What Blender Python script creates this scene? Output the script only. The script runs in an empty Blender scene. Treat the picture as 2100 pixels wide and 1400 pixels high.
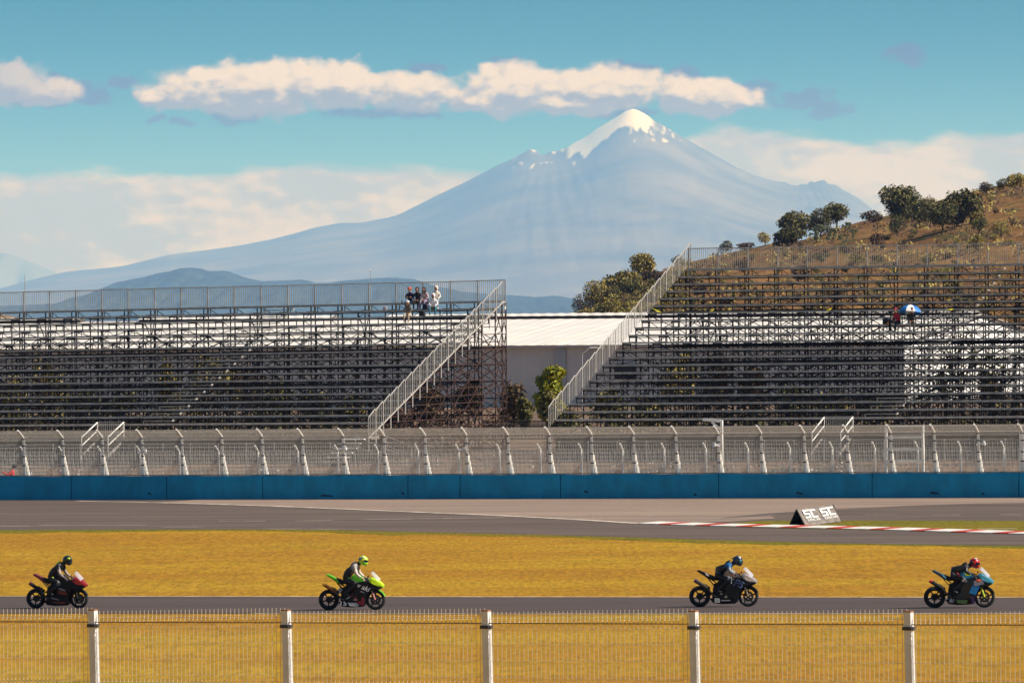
import bpy, bmesh, math, random
from mathutils import Vector, Matrix
random.seed(7)
R = math.radians
scene = bpy.context.scene
col = scene.collection
# ------------------------------------------------------------------ camera, sky, sun, exposure
FPX = 13000.0  # focal length in pixels of a 2100 px wide frame
CAMZ = 9.03
ROLL = R(0.3)
PITCH = math.atan(50 / FPX)
cam_d = bpy.data.cameras.new('camera'); cam = bpy.data.objects.new('camera', cam_d); col.objects.link(cam)
cam_d.sensor_width = 36.0; cam_d.lens = 36.0 * FPX / 2100.0
cam_d.clip_start = 0.5; cam_d.clip_end = 300000
cam.matrix_world = Matrix.Translation((0, 0, CAMZ)) @ Matrix.Rotation(R(90) - PITCH, 4, 'X') @ Matrix.Rotation(-ROLL, 4, 'Z')
scene.camera = cam
SUN_EL = R(41); SUN_AZ = R(-14)    # azimuth measured from +X towards +Y
sdir = Vector((math.cos(SUN_AZ) * math.cos(SUN_EL), math.sin(SUN_AZ) * math.cos(SUN_EL), math.sin(SUN_EL)))
sl = bpy.data.lights.new('sun', 'SUN'); sl.energy = 4.9; sl.angle = R(0.5); sl.color = (1.0, 0.93, 0.86)
so = bpy.data.objects.new('sun', sl); col.objects.link(so)
so.rotation_euler = sdir.to_track_quat('Z', 'Y').to_euler()
scene.view_settings.view_transform = 'Standard'
scene.view_settings.look = 'None'
scene.view_settings.gamma = 1.0
scene.view_settings.exposure = 0.45
scene.cycles.max_bounces = 6
scene.cycles.volume_bounces = 1
scene.cycles.transparent_max_bounces = 8

world = bpy.data.worlds.new('World'); scene.world = world; world.use_nodes = True
WT = world.node_tree; WT.nodes.clear()


class NT:
    """small helper to write node maths"""
    def __init__(s, tree): s.t = tree
    def n(s, typ, **kw):
        nd = s.t.nodes.new(typ)
        for k, v in kw.items(): setattr(nd, k, v)
        return nd
    def put(s, sock, v):
        if isinstance(v, bpy.types.NodeSocket): s.t.links.new(v, sock)
        else: sock.default_value = v
    def m(s, op, a, b=None, c=None, clamp=False):
        nd = s.n('ShaderNodeMath', operation=op, use_clamp=clamp)
        s.put(nd.inputs[0], a)
        if b is not None: s.put(nd.inputs[1], b)
        if c is not None: s.put(nd.inputs[2], c)
        return nd.outputs[0]
    def v(s, op, a, b=None):
        nd = s.n('ShaderNodeVectorMath', operation=op)
        s.put(nd.inputs[0], a)
        if b is not None: s.put(nd.inputs[1], b)
        return nd.outputs['Value'] if op in ('LENGTH', 'DISTANCE', 'DOT_PRODUCT') else nd.outputs[0]
    def ss(s, x, lo, hi, o0=0.0, o1=1.0):
        nd = s.n('ShaderNodeMapRange', interpolation_type='SMOOTHSTEP', clamp=True)
        s.put(nd.inputs['Value'], x); s.put(nd.inputs['From Min'], lo); s.put(nd.inputs['From Max'], hi)
        s.put(nd.inputs['To Min'], o0); s.put(nd.inputs['To Max'], o1)
        return nd.outputs['Result']
    def mix(s, f, a, b, mode='MIX'):
        nd = s.n('ShaderNodeMix', data_type='RGBA', blend_type=mode)
        s.put(nd.inputs['Factor'], f)
        ins = [i for i in nd.inputs if i.type == 'RGBA']
        s.put(ins[0], a); s.put(ins[1], b)
        return [o for o in nd.outputs if o.type == 'RGBA'][0]
    def noise(s, vec, scale, detail=5, rough=.55, out='Fac'):
        nd = s.n('ShaderNodeTexNoise')
        if vec is not None: s.put(nd.inputs['Vector'], vec)
        nd.inputs['Scale'].default_value = scale; nd.inputs['Detail'].default_value = detail
        nd.inputs['Roughness'].default_value = rough
        return nd.outputs[out]
    def xyz(s, v):
        nd = s.n('ShaderNodeSeparateXYZ'); s.put(nd.inputs[0], v); return nd.outputs
    def cxyz(s, x, y, z):
        nd = s.n('ShaderNodeCombineXYZ'); s.put(nd.inputs[0], x); s.put(nd.inputs[1], y); s.put(nd.inputs[2], z)
        return nd.outputs[0]


def srgb(r, g, b):
    f = lambda c: (c / 255 / 12.92) if c / 255 <= .04045 else ((c / 255 + .055) / 1.055) ** 2.4
    return (f(r), f(g), f(b), 1.0)


def cloud_group(name, blobs, nscale, namp):
    # density of a cloud bank as a function of the direction in the sky (azimuth, elevation)
    g = bpy.data.node_groups.new(name, 'ShaderNodeTree')
    g.interface.new_socket('P', in_out='INPUT', socket_type='NodeSocketVector')
    g.interface.new_socket('Density', in_out='OUTPUT', socket_type='NodeSocketFloat')
    N = NT(g)
    gi = N.n('NodeGroupInput'); go = N.n('NodeGroupOutput')
    p = gi.outputs[0]
    warp = N.v('SCALE', N.v('SUBTRACT', N.noise(p, 1.5, 4, out='Color'), (.5, .5, .5)))
    warp.node.inputs['Scale'].default_value = .45
    q = N.v('ADD', p, warp)
    acc = None
    for (x, y, rx, ry) in blobs:
        cx, cy = (x - 1050) / 100, (650 - y) / 100
        d = N.v('MULTIPLY', N.v('SUBTRACT', q, (cx, cy, 0)), (100 / rx, 100 / ry, 0))
        v = N.m('SUBTRACT', 1.0, N.v('LENGTH', d))
        acc = v if acc is None else N.m('SMOOTH_MAX', acc, v, .12)
    nz = N.noise(N.v('MULTIPLY', p, (1, 1.4, 1)), nscale, 10, .58)
    vo = N.n('ShaderNodeTexVoronoi', feature='SMOOTH_F1'); vo.inputs['Scale'].default_value = 2.6; vo.inputs['Smoothness'].default_value = .6
    N.put(vo.inputs['Vector'], N.v('MULTIPLY', q, (1, 1.3, 1)))
    den = N.m('ADD', acc, N.m('MULTIPLY', N.m('SUBTRACT', nz, .5), namp))
    den = N.m('ADD', den, N.m('MULTIPLY', N.m('SUBTRACT', .42, vo.outputs['Distance']), .4))
    g.links.new(den, go.inputs[0])
    return g


MAIN_BLOBS = [(540, 178, 250, 62), (400, 192, 120, 40), (690, 172, 150, 52), (850, 192, 105, 48), (330, 195, 60, 24),
              (1060, 185, 135, 60), (1235, 182, 165, 50), (1010, 210, 100, 32), (1170, 212, 180, 28), (1450, 202, 125, 44), (1395, 190, 60, 40), (1530, 210, 50, 26), (20, 165, 100, 50), (105, 188, 80, 32)]
WISP_BLOBS = [(110, 188, 80, 30), (180, 192, 45, 22), (1862, 118, 50, 18), (1640, 206, 60, 20), (1700, 231, 50, 17), (485, 236, 48, 15), (372, 248, 24, 10),
              (325, 245, 18, 8), (255, 165, 30, 16), (760, 232, 90, 12), (860, 236, 60, 12), (880, 135, 40, 10), (1040, 135, 40, 18), (1290, 145, 60, 16), (1400, 165, 50, 24), (1540, 190, 50, 20), (1300, 236, 60, 10)]
CL_DARK, CL_LIT = (3.0, 2.5, 2.8, 1), (9.2, 7.8, 5.8, 1)
CL_WISP = (.9, .6, .7, 1)
ST_DARK, ST_LIT = (4.8, 4.2, 4.4, 1), (8.3, 6.9, 4.9, 1)


def build_world():
    N = NT(WT)
    out = N.n('ShaderNodeOutputWorld'); bg = N.n('ShaderNodeBackground')
    bg.inputs['Strength'].default_value = 0.08
    WT.links.new(bg.outputs[0], out.inputs[0])
    sky = N.n('ShaderNodeTexSky', sky_type='NISHITA')
    sky.sun_disc = False; sky.sun_elevation = SUN_EL; sky.sun_rotation = R(90) - SUN_AZ
    sky.altitude = 2300; sky.air_density = 1.0; sky.dust_density = 0.6; sky.ozone_density = 1.5
    d = N.n('ShaderNodeTexCoord').outputs['Generated']
    x, y, z = N.xyz(d)
    a = N.m('MULTIPLY', N.m('ARCTAN2', x, y), FPX / 100)
    e = N.m('MULTIPLY', N.m('ARCSINE', z), FPX / 100)
    p = N.cxyz(a, e, 0.0)
    # clear sky: deeper teal away from the horizon
    tint = N.mix(N.ss(e, .5, 7.0), (.30, .64, .95, 1), (.01, .22, .22, 1))
    tint = N.mix(N.ss(e, 9.0, 30.0), tint, (.95, .84, .70, 1))
    clear = N.mix(1.0, sky.outputs[0], tint, 'MULTIPLY')
    front = N.ss(y, 0.2, 0.6)                              # the cloud bank hangs over the far mountain
    g = cloud_group('cumulus_field', MAIN_BLOBS, 1.3, .85); gw = cloud_group('wisp_field', WISP_BLOBS, 3.2, 2.2)
    def field(vec, g=g):
        nd = N.n('ShaderNodeGroup'); nd.node_tree = g; N.put(nd.inputs[0], vec); return nd.outputs[0]
    d0 = field(p); d1 = field(N.v('ADD', p, (.10, .20, 0)))
    cov = N.m('MULTIPLY', N.ss(d0, -.12, .26), front)
    n2 = N.noise(N.v('MULTIPLY', p, (1, 1.7, 1)), 2.6, 8, .55)
    sh = N.m('ADD', N.m('MULTIPLY', N.m('SUBTRACT', d0, d1), 1.1), N.m('MULTIPLY', N.m('SUBTRACT', n2, .5), 2.6))
    hgt = N.m('SUBTRACT', e, N.m('ADD', 4.62, N.m('MULTIPLY', a, -.018)))
    lit = N.ss(N.m('ADD', sh, N.m('MULTIPLY', hgt, 1.3)), -.62, .66)
    lit = N.m('MULTIPLY', N.m('MULTIPLY', lit, N.ss(d0, -.2, .35, .45, 1.0)), N.ss(a, -11.0, -7.5, .35, 1.0))
    csh = N.mix(lit, CL_DARK, CL_LIT)
    # low banks of stratus near the horizon
    ln = N.noise(N.v('MULTIPLY', p, (.35, 1.0, 1)), .9, 8, .55)
    ltop = N.m('ADD', N.ss(a, 2.2, 4.4, 3.15, 3.85), N.m('MULTIPLY', N.m('SUBTRACT', ln, .5), 1.6))
    lcov = N.m('MULTIPLY', N.ss(N.m('SUBTRACT', ltop, e), 0.0, .35), front)
    ln2 = N.noise(N.v('MULTIPLY', p, (.5, 1.0, 1)), .55, 8, .55)
    d3 = N.noise(N.v('ADD', N.v('MULTIPLY', p, (.5, 1.0, 1)), (.06, .16, 0)), .55, 8, .55)
    lsh = N.mix(N.ss(N.m('ADD', ln2, N.m('ADD', N.m('MULTIPLY', N.m('SUBTRACT', ln2, d3), 1.6), N.ss(a, -10.5, -5.0, -.12, 0.0))), .36, .62), ST_DARK, ST_LIT)
    c1 = N.mix(N.m('MULTIPLY', lcov, .9), clear, lsh)
    wcov = N.m('MULTIPLY', N.ss(field(p, gw), -.30, .25, 0, .9), front)
    c1 = N.mix(wcov, c1, CL_WISP)
    c2 = N.mix(N.m('MULTIPLY', cov, .95), c1, csh)
    WT.links.new(c2, bg.inputs['Color'])


build_world()
world.cycles.sampling_method = 'MANUAL'; world.cycles.sample_map_resolution = 128

# ------------------------------------------------------------------ picture / place geometry
SLOPE = 0.008                    # the whole circuit falls gently to the left
YAW = R(20.7)
CA, SA = math.cos(YAW), math.sin(YAW)
WALL_Y = 314.8


def ray(px, py):
    dx, dy = px - 1050, py - 700
    x = dx * math.cos(ROLL) - dy * math.sin(ROLL)
    y = dx * math.sin(ROLL) + dy * math.cos(ROLL)
    f = Vector((0, math.cos(PITCH), -math.sin(PITCH))); u = Vector((0, math.sin(PITCH), math.cos(PITCH)))
    return Vector((x, 0, 0)) + FPX * f - y * u


def proj(p):
    v = cam.matrix_world.inverted() @ Vector(p)
    return (1050 + FPX * v.x / -v.z, 700 - FPX * v.y / -v.z)


def P(px, py, D):                 # point seen at a pixel, at distance D along Y
    r = ray(px, py)
    return Vector((0, 0, CAMZ)) + r * (D / r.y)


def G(px, py, h=0.0):             # point on the sloping circuit plane
    r = ray(px, py)
    t = (CAMZ - h) / (SLOPE * r.x - r.z)
    return Vector((0, 0, CAMZ)) + r * t


def Cc(t, off, h):                # circuit frame: along the wall, behind the wall, above the plane
    X = t * CA + off * SA
    return Vector((X, WALL_Y - t * SA + off * CA, SLOPE * X + h))


def T(px, off):                   # t on the line 'off' behind the wall at a pixel column
    k = (px - 1050) / FPX
    Y = (WALL_Y + off / CA) / (1 + k * SA / CA)
    return (k * Y - off * SA) / CA


UV = Vector((CA, -SA, SLOPE * CA))   # one metre along the wall, keeping to the slope


def smooth01(x):
    x = max(0, min(1, x)); return x * x * (3 - 2 * x)


def bank_h(off):
    pts = [(-1e9, 0), (0.3, 0), (0.9, .15), (6, .3), (8.5, .5), (14, 1.15), (20, 1.25), (50, 1.55), (100, 2.1), (170, 2.4), (1e9, 2.4)]
    for (a, ha), (b, hb) in zip(pts, pts[1:]):
        if off <= b: return ha + (hb - ha) * (off - a) / (b - a)
    return 2.4


def berm_h(Y):
    return 3.58 * (1 - max(0, min(1, (Y - 76) / 59)))


def ground_z(X, Y):
    off = X * SA + (Y - WALL_Y) * CA
    return SLOPE * max(-90, min(90, X)) + bank_h(off) + berm_h(Y)


# ------------------------------------------------------------------ mesh builder
class MB:
    def __init__(s): s.v = []; s.f = []; s.m = []; s.mi = 0
    def add(s, vs, fs):
        b = len(s.v); s.v += [tuple(v) for v in vs]
        for f in fs: s.f.append(tuple(b + i for i in f)); s.m.append(s.mi)
        return s
    def bar(s, p0, p1, w, h=None, up=(0, 0, 1)):
        p0 = Vector(p0); p1 = Vector(p1); h = w if h is None else h
        d = (p1 - p0)
        if d.length < 1e-6: return s
        d.normalize(); upv = Vector(up)
        if abs(d.dot(upv)) > .98: upv = Vector((CA, -SA, 0)) if abs(d.z) > .9 else Vector((0, 0, 1))
        a = d.cross(upv).normalized() * (w / 2); b = a.cross(d).normalized() * (h / 2)
        vs = [p + sx * a + sy * b for p in (p0, p1) for sx, sy in ((-1, -1), (1, -1), (1, 1), (-1, 1))]
        return s.add(vs, [(0, 1, 2, 3), (7, 6, 5, 4), (0, 4, 5, 1), (1, 5, 6, 2), (2, 6, 7, 3), (3, 7, 4, 0)])
    def tube(s, p0, p1, r0, r1=None, n=8):
        p0 = Vector(p0); p1 = Vector(p1); r1 = r0 if r1 is None else r1
        d = (p1 - p0).normalized()
        a = d.orthogonal().normalized(); b = d.cross(a)
        vs = []
        for p, r in ((p0, r0), (p1, r1)):
            for i in range(n):
                t = 2 * math.pi * i / n
                vs.append(p + a * (r * math.cos(t)) + b * (r * math.sin(t)))
        fs = [(i, (i + 1) % n, n + (i + 1) % n, n + i) for i in range(n)]
        fs += [tuple(range(n - 1, -1, -1)), tuple(range(n, 2 * n))]
        return s.add(vs, fs)
    def path(s, pts, r, n=6):
        for a, b in zip(pts, pts[1:]): s.tube(a, b, r, r, n)
        return s
    def box(s, c, sz, rz=0.0):
        c = Vector(c); m = Matrix.Rotation(rz, 3, 'Z')
        vs = [c + m @ Vector((x * sz[0] / 2, y * sz[1] / 2, z * sz[2] / 2)) for z in (-1, 1) for x, y in ((-1, -1), (1, -1), (1, 1), (-1, 1))]
        return s.add(vs, [(3, 2, 1, 0), (4, 5, 6, 7), (0, 1, 5, 4), (1, 2, 6, 5), (2, 3, 7, 6), (3, 0, 4, 7)])
    def ngon(s, pts): return s.add(pts, [tuple(range(len(pts)))])
    def ell(s, c, r, n=12, m=8, rot=None):
        c = Vector(c); vs = [c + (rot @ Vector((0, 0, -r[2])) if rot else Vector((0, 0, -r[2])))]
        for j in range(1, m):
            ph = -math.pi / 2 + math.pi * j / m
            for i in range(n):
                th = 2 * math.pi * i / n
                q = Vector((r[0] * math.cos(ph) * math.cos(th), r[1] * math.cos(ph) * math.sin(th), r[2] * math.sin(ph)))
                vs.append(c + (rot @ q if rot else q))
        vs.append(c + (rot @ Vector((0, 0, r[2])) if rot else Vector((0, 0, r[2]))))
        fs = [(0, 1 + (i + 1) % n, 1 + i) for i in range(n)]
        for j in range(m - 2):
            for i in range(n):
                fs.append((1 + j * n + i, 1 + j * n + (i + 1) % n, 1 + (j + 1) * n + (i + 1) % n, 1 + (j + 1) * n + i))
        L = len(vs) - 1; b = 1 + (m - 2) * n
        fs += [(b + i, b + (i + 1) % n, L) for i in range(n)]
        return s.add(vs, fs)
    def lathe(s, prof, c=(0, 0, 0), axis='Y', n=24, closed=True):
        c = Vector(c); vs = []; k = len(prof)
        for i in range(n):
            t = 2 * math.pi * i / n
            for (r, y) in prof:
                if axis == 'Y': vs.append(c + Vector((r * math.cos(t), y, r * math.sin(t))))
                else: vs.append(c + Vector((r * math.cos(t), r * math.sin(t), y)))
        fs = []
        kk = k if closed else k - 1
        for i in range(n):
            for j in range(kk):
                fs.append((i * k + j, i * k + (j + 1) % k, ((i + 1) % n) * k + (j + 1) % k, ((i + 1) % n) * k + j))
        return s.add(vs, fs)
    def puffy(s, prof, w, inset=.14, edge=.55, y0=0.0):
        """solid body from a side profile (x,z) with rounded shoulders, half width w (number or function of x,z)"""
        wf = w if callable(w) else (lambda x, z: w)
        n = len(prof); cx = sum(p[0] for p in prof) / n; cz = sum(p[1] for p in prof) / n
        inn = [(x + (cx - x) * inset, z + (cz - z) * inset) for x, z in prof]
        in2 = [(x + (cx - x) * .45, z + (cz - z) * .45) for x, z in prof]
        rings = [[(x, y0 - wf(x, z) * 1.0, z) for x, z in in2], [(x, y0 - wf(x, z) * .93, z) for x, z in inn],
                 [(x, y0 - wf(x, z) * edge, z) for x, z in prof], [(x, y0 + wf(x, z) * edge, z) for x, z in prof],
                 [(x, y0 + wf(x, z) * .93, z) for x, z in inn], [(x, y0 + wf(x, z) * 1.0, z) for x, z in in2]]
        vs = [p for r in rings for p in r]; fs = []
        for k in range(5):
            for i in range(n): fs.append((k * n + i, k * n + (i + 1) % n, (k + 1) * n + (i + 1) % n, (k + 1) * n + i))
        fs += [tuple(range(n - 1, -1, -1)), tuple(5 * n + i for i in range(n))]
        return s.add(vs, fs)
    def slab(s, prof, y0, y1):
        n = len(prof)
        vs = [(x, y0, z) for x, z in prof] + [(x, y1, z) for x, z in prof]
        return s.add(vs, [tuple(range(n)), tuple(range(2 * n - 1, n - 1, -1))] + [(i, n + i, n + (i + 1) % n, (i + 1) % n) for i in range(n)])
    def build(s, name, mats, parent=None, origin=None, local=False, smooth=False, normals=True):
        """verts are world coordinates unless local; the object's origin is set at 'origin' (or the parent's place)"""
        me = bpy.data.meshes.new(name)
        o0 = Vector((0, 0, 0))
        if not local:
            if parent is not None:
                o0 = wloc(parent)
            elif origin is not None: o0 = Vector(origin)
        vs = s.v if local else [(v[0] - o0.x, v[1] - o0.y, v[2] - o0.z) for v in s.v]
        me.from_pydata(vs, [], s.f)
        mats = mats if isinstance(mats, (list, tuple)) else [mats]
        for m in mats: me.materials.append(m)
        if len(mats) > 1: me.polygons.foreach_set('material_index', s.m)
        if smooth: me.polygons.foreach_set('use_smooth', [True] * len(s.f))
        if normals and len(s.f) < 60000:
            bm = bmesh.new(); bm.from_mesh(me); bmesh.ops.recalc_face_normals(bm, faces=bm.faces); bm.to_mesh(me); bm.free()
        me.update()
        o = bpy.data.objects.new(name, me); col.objects.link(o)
        if parent is not None: o.parent = parent
        elif not local: o.location = o0
        elif origin is not None: o.location = Vector(origin)
        return o


def wloc(o):
    v = Vector(o.location)
    if o.parent: v += wloc(o.parent)
    return v


def tag(o, label=None, cat=None, group=None, kind=None):
    if label: o['label'] = label
    if cat: o['category'] = cat
    if group: o['group'] = group
    if kind: o['kind'] = kind
    return o


def empty(name, loc, rz=0.0, label=None, cat=None, group=None):
    o = bpy.data.objects.new(name, None); col.objects.link(o)
    o.location = loc; o.rotation_euler = (0, 0, rz); o.empty_display_size = .3
    return tag(o, label, cat, group)


KIDS = {}


def kids_of(o):
    return [c for c in bpy.data.objects if c.parent is o]


def copy_tree(o, parent=None):
    c = o.copy(); col.objects.link(c)
    if parent is not None: c.parent = parent
    for ch in kids_of(o): copy_tree(ch, c)
    return c


# ------------------------------------------------------------------ materials
def mat(name, c, rough=.7, metal=0.0, var=0.0, vscale=3.0, bump=0.0, bscale=20.0, c2=None, spec=None, detail=6, coat=0.0, stretch=None, rnd=0.0, sheen=0):
    m = bpy.data.materials.new(name); m.use_nodes = True
    t = m.node_tree; N = NT(t); b = t.nodes['Principled BSDF']
    c = tuple(c)[:3] + (1,)
    b.inputs['Roughness'].default_value = rough; b.inputs['Metallic'].default_value = metal
    if spec is not None: b.inputs['Specular IOR Level'].default_value = spec
    if coat: b.inputs['Coat Weight'].default_value = coat
    vec = N.n('ShaderNodeTexCoord').outputs['Object']
    if stretch: vec = N.v('MULTIPLY', vec, stretch)
    src = None
    if var or c2:
        f = N.noise(vec, vscale, detail, .6)
        cc2 = tuple(c2)[:3] + (1,) if c2 else tuple(x * (1 - var) for x in c[:3]) + (1,)
        cc1 = c if c2 else tuple(min(1, x * (1 + var * .6)) for x in c[:3]) + (1,)
        src = N.mix(N.ss(f, .35, .65), cc2, cc1)
    if rnd:
        oi = N.n('ShaderNodeObjectInfo').outputs['Random']
        k = N.m('ADD', N.m('MULTIPLY', oi, rnd), 1 - rnd / 2)
        src = N.mix(1.0, src if src is not None else c, N.cxyz(k, k, k), 'MULTIPLY')
    if src is not None: t.links.new(src, b.inputs['Base Color'])
    else: b.inputs['Base Color'].default_value = c
    if bump:
        bn = N.n('ShaderNodeBump'); bn.inputs['Strength'].default_value = bump; bn.inputs['Distance'].default_value = .05
        t.links.new(N.noise(vec, bscale, 5), bn.inputs['Height']); t.links.new(bn.outputs[0], b.inputs['Normal'])
    return m
# ------------------------------------------------------------------ ground, tracks, markings
def grass_mat(name, ca, cb, cc, green):
    m = bpy.data.materials.new(name); m.use_nodes = True
    t = m.node_tree; N = NT(t); b = t.nodes['Principled BSDF']; b.inputs['Roughness'].default_value = .95
    b.inputs['Specular IOR Level'].default_value = .1
    vec = N.n('ShaderNodeTexCoord').outputs['Object']
    lo = N.noise(N.v('MULTIPLY', vec, (.035, .11, .1)), 1, 5, .6)
    mid = N.noise(N.v('MULTIPLY', vec, (.55, .30, .8)), 1, 9, .8)
    fine = N.noise(N.v('MULTIPLY', vec, (5.5, .8, 5)), 1, 6, .8)
    c1 = N.mix(N.ss(lo, .38, .62), ca, cb)
    c2 = N.mix(N.ss(mid, .45, .72, 0, .55), c1, cc)
    gr = N.noise(N.v('MULTIPLY', vec, (.09, .3, .3)), 1.7, 5, .6)
    c3 = N.mix(N.ss(gr, .52, .72, 0, .55), c2, green)
    k = N.ss(fine, .36, .64, .72, 1.24)
    c4 = N.mix(1.0, c3, N.cxyz(k, k, k), 'MULTIPLY')
    t.links.new(c4, b.inputs['Base Color'])
    bn = N.n('ShaderNodeBump'); bn.inputs['Strength'].default_value = .4; bn.inputs['Distance'].default_value = .06
    t.links.new(fine, bn.inputs['Height']); t.links.new(bn.outputs[0], b.inputs['Normal'])
    return m


def asphalt_mat(name, c, c2, c3, crack=True):
    m = bpy.data.materials.new(name); m.use_nodes = True
    t = m.node_tree; N = NT(t); b = t.nodes['Principled BSDF']; b.inputs['Roughness'].default_value = .9
    b.inputs['Specular IOR Level'].default_value = .2
    vec = N.n('ShaderNodeTexCoord').outputs['Object']
    rot = N.n('ShaderNodeMapping'); rot.inputs['Rotation'].default_value = (0, 0, R(17)); N.put(rot.inputs[0], vec)
    v = rot.outputs[0]
    lo = N.noise(N.v('MULTIPLY', v, (.03, .35, .3)), 1, 6, .65)
    st = N.noise(N.v('MULTIPLY', v, (.12, 2.2, 1)), 1, 5, .6)
    fine = N.noise(v, 5, 5, .7)
    c1 = N.mix(N.ss(lo, .36, .64), c, c2)
    c2_ = N.mix(N.ss(st, .48, .75, 0, .85), c1, c3)
    k = N.ss(fine, .2, .8, .82, 1.18)
    t.links.new(N.mix(1.0, c2_, N.cxyz(k, k, k), 'MULTIPLY'), b.inputs['Base Color'])
    return m


M_GRASS = grass_mat('dry_grass', (.385, .222, .016, 1), (.335, .165, .014, 1), (.23, .105, .013, 1), (.25, .185, .012, 1))
M_GREEN = grass_mat('green_grass', (.15, .135, .012, 1), (.19, .145, .013, 1), (.24, .14, .016, 1), (.08, .10, .01, 1))
M_DIRT = mat('gravel_dirt', (.21, .125, .07), .95, var=.6, vscale=.35, c2=(.075, .052, .038), bump=.6, bscale=6, detail=10)
M_ASPH = asphalt_mat('asphalt', (.108, .080, .066, 1), (.145, .108, .087, 1), (.055, .041, .035, 1))
M_ASPH2 = asphalt_mat('asphalt_lower', (.078, .058, .052, 1), (.092, .069, .061, 1), (.062, .046, .042, 1))
M_DUST = asphalt_mat('dusty_concrete', (.32, .235, .18, 1), (.235, .175, .137, 1), (.15, .112, .09, 1))
M_LINE = mat('white_marking', (.62, .52, .42), .8, var=.45, vscale=1.2)
M_KW = mat('kerb_white', (.80, .74, .66), .7, var=.12, vscale=2)
M_KR = mat('kerb_red', (.55, .06, .03), .7, var=.3, vscale=2)


def build_ground():
    xs = [-9000, -4000, -1500, -600, -300, -180, -90] + [-90 + 6 * i for i in range(1, 31)] + [120, 200, 300, 600, 1500, 4000, 9000]
    # rows follow the wall so that the bank is crisp: rows are lines parallel to the wall in the middle part
    offs = [-1800, -330, -250, -200, -160, -120, -90, -60, -30, -8, 0.3, .9, 3, 6, 8.5, 11, 14, 20, 34, 50, 75, 100, 135, 170, 250, 399, 900, 2500, 8000, 30000]
    mb = MB(); nx = len(xs)
    for o in offs:
        for X in xs:
            Xc = max(-600, min(600, X)) if abs(X) > 600 else X
            Y = (WALL_Y * CA + o - max(-90, min(120, X)) * SA) / CA if abs(o) < 400 else WALL_Y + o / CA
            off = o if abs(o) < 400 else (0 if o < 0 else 500)
            z = SLOPE * max(-90, min(90, X)) + bank_h(off) + (berm_h(Y) if o < 0 else 0)
            mb.v.append((X, Y, z))
    for j in range(len(offs) - 1):
        for i in range(nx - 1):
            a = j * nx + i
            mb.f.append((a, a + 1, a + nx + 1, a + nx)); mb.m.append(1 if offs[j] >= 0.3 and offs[j] < 900 else 0)
    g = mb.build('ground', [M_GRASS, M_DIRT], origin=(0, 0, 0))
    tag(g, 'dry yellow grass infield and dusty ground behind the barrier', None, None, 'structure')
    # berm near the viewer is finer
    # berm ridge carrying the near fence
    mb = MB(); ys = [30, 55, 76, 90, 105, 120, 135.2]
    for Y in ys:
        for X in (-60, -30, 0, 30, 60): mb.v.append((X, Y, SLOPE * X + berm_h(Y) + .02))
    for j in range(len(ys) - 1):
        for i in range(4):
            a = j * 5 + i; mb.f.append((a, a + 1, a + 6, a + 5)); mb.m.append(0)
    tag(mb.build('grass_bank', M_GRASS, origin=(0, 0, 0)), 'grassy bank carrying the near fence', None, None, 'structure')


def sheet(name, px_pts, h, m, label=None):
    pts = [G(x, y, h) if not isinstance(x, Vector) else x for x, y in px_pts]
    o = MB().ngon(pts).build(name, m, origin=(0, 0, 0), normals=False)
    if o.data.polygons[0].normal.z < 0: o.data.flip_normals()
    tag(o, label, None, None, 'structure'); return o


def wall_pts(h, ts, off=-.02):
    return [(Cc(t, off, h), 0) for t in ts]


LOW_EDGE = [(-500, 1087), (0, 1086), (250, 1085), (500, 1084.5), (700, 1086), (800, 1089), (900, 1091), (1100, 1095.5), (1300, 1101), (1500, 1107.5), (1700, 1112.5), (1900, 1116), (2100, 1118), (2700, 1124)]
build_ground()
sheet('upper_track', LOW_EDGE + wall_pts(.012, [52, -62]), .012, M_ASPH, 'dark asphalt race track beside the blue wall')
sheet('lower_track', [(-900, 1220.5), (3000, 1226.5), (3000, 1256), (2100, 1257), (1050, 1257.5), (0, 1257), (-900, 1256)], .012, M_ASPH2, 'strip of asphalt track carrying the motorcycles')
# paler worn concrete between the wall and the racing line
sheet('concrete_apron', [(560, 1037), (700, 1043), (850, 1049), (1050, 1057.5), (1200, 1066), (1330, 1074), (1400, 1070), (1480, 1062), (1560, 1053), (1700, 1044), (1850, 1037), (2000, 1032), (2300, 1028)] + wall_pts(.018, [34, 18, -2, -17]) + [(330, 1029.5)], .018, M_DUST, 'pale dusty concrete apron')
sheet('dusty_patch', [(1330, 1074), (1500, 1069), (1590, 1062), (1580, 1057), (1450, 1064)], .022, M_DUST, 'pale dust')
# island of grass with the kerb
ISL = [(1478, 1079), (1510, 1071), (1560, 1067.5), (1650, 1066.5), (1900, 1067), (2100, 1067), (2700, 1068), (2700, 1108), (2100, 1093), (1900, 1088.5), (1620, 1082.5)]
sheet('grass_island', ISL, .022, M_GREEN, 'strip of green grass behind the red and white kerb')
# green fringe at the edge of the infield
random.seed(3)
lowf = []
for x in range(2600, -500, -45):
    y = 1086
    for (a, b) in zip(LOW_EDGE, LOW_EDGE[1:]):
        if a[0] <= x <= b[0]: y = a[1] + (b[1] - a[1]) * (x - a[0]) / (b[0] - a[0])
    wdt = 2.2 + 3.2 * (.5 + .5 * math.sin(x * .009 + 1)) + random.uniform(-1, 1.6)
    if 700 < x < 1700: wdt += 1.5
    lowf.append((x, y + wdt))
sheet('green_verge', [(x, y - .3) for x, y in LOW_EDGE] + lowf, .006, M_GREEN, 'greener verge along the track edge')


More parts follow.
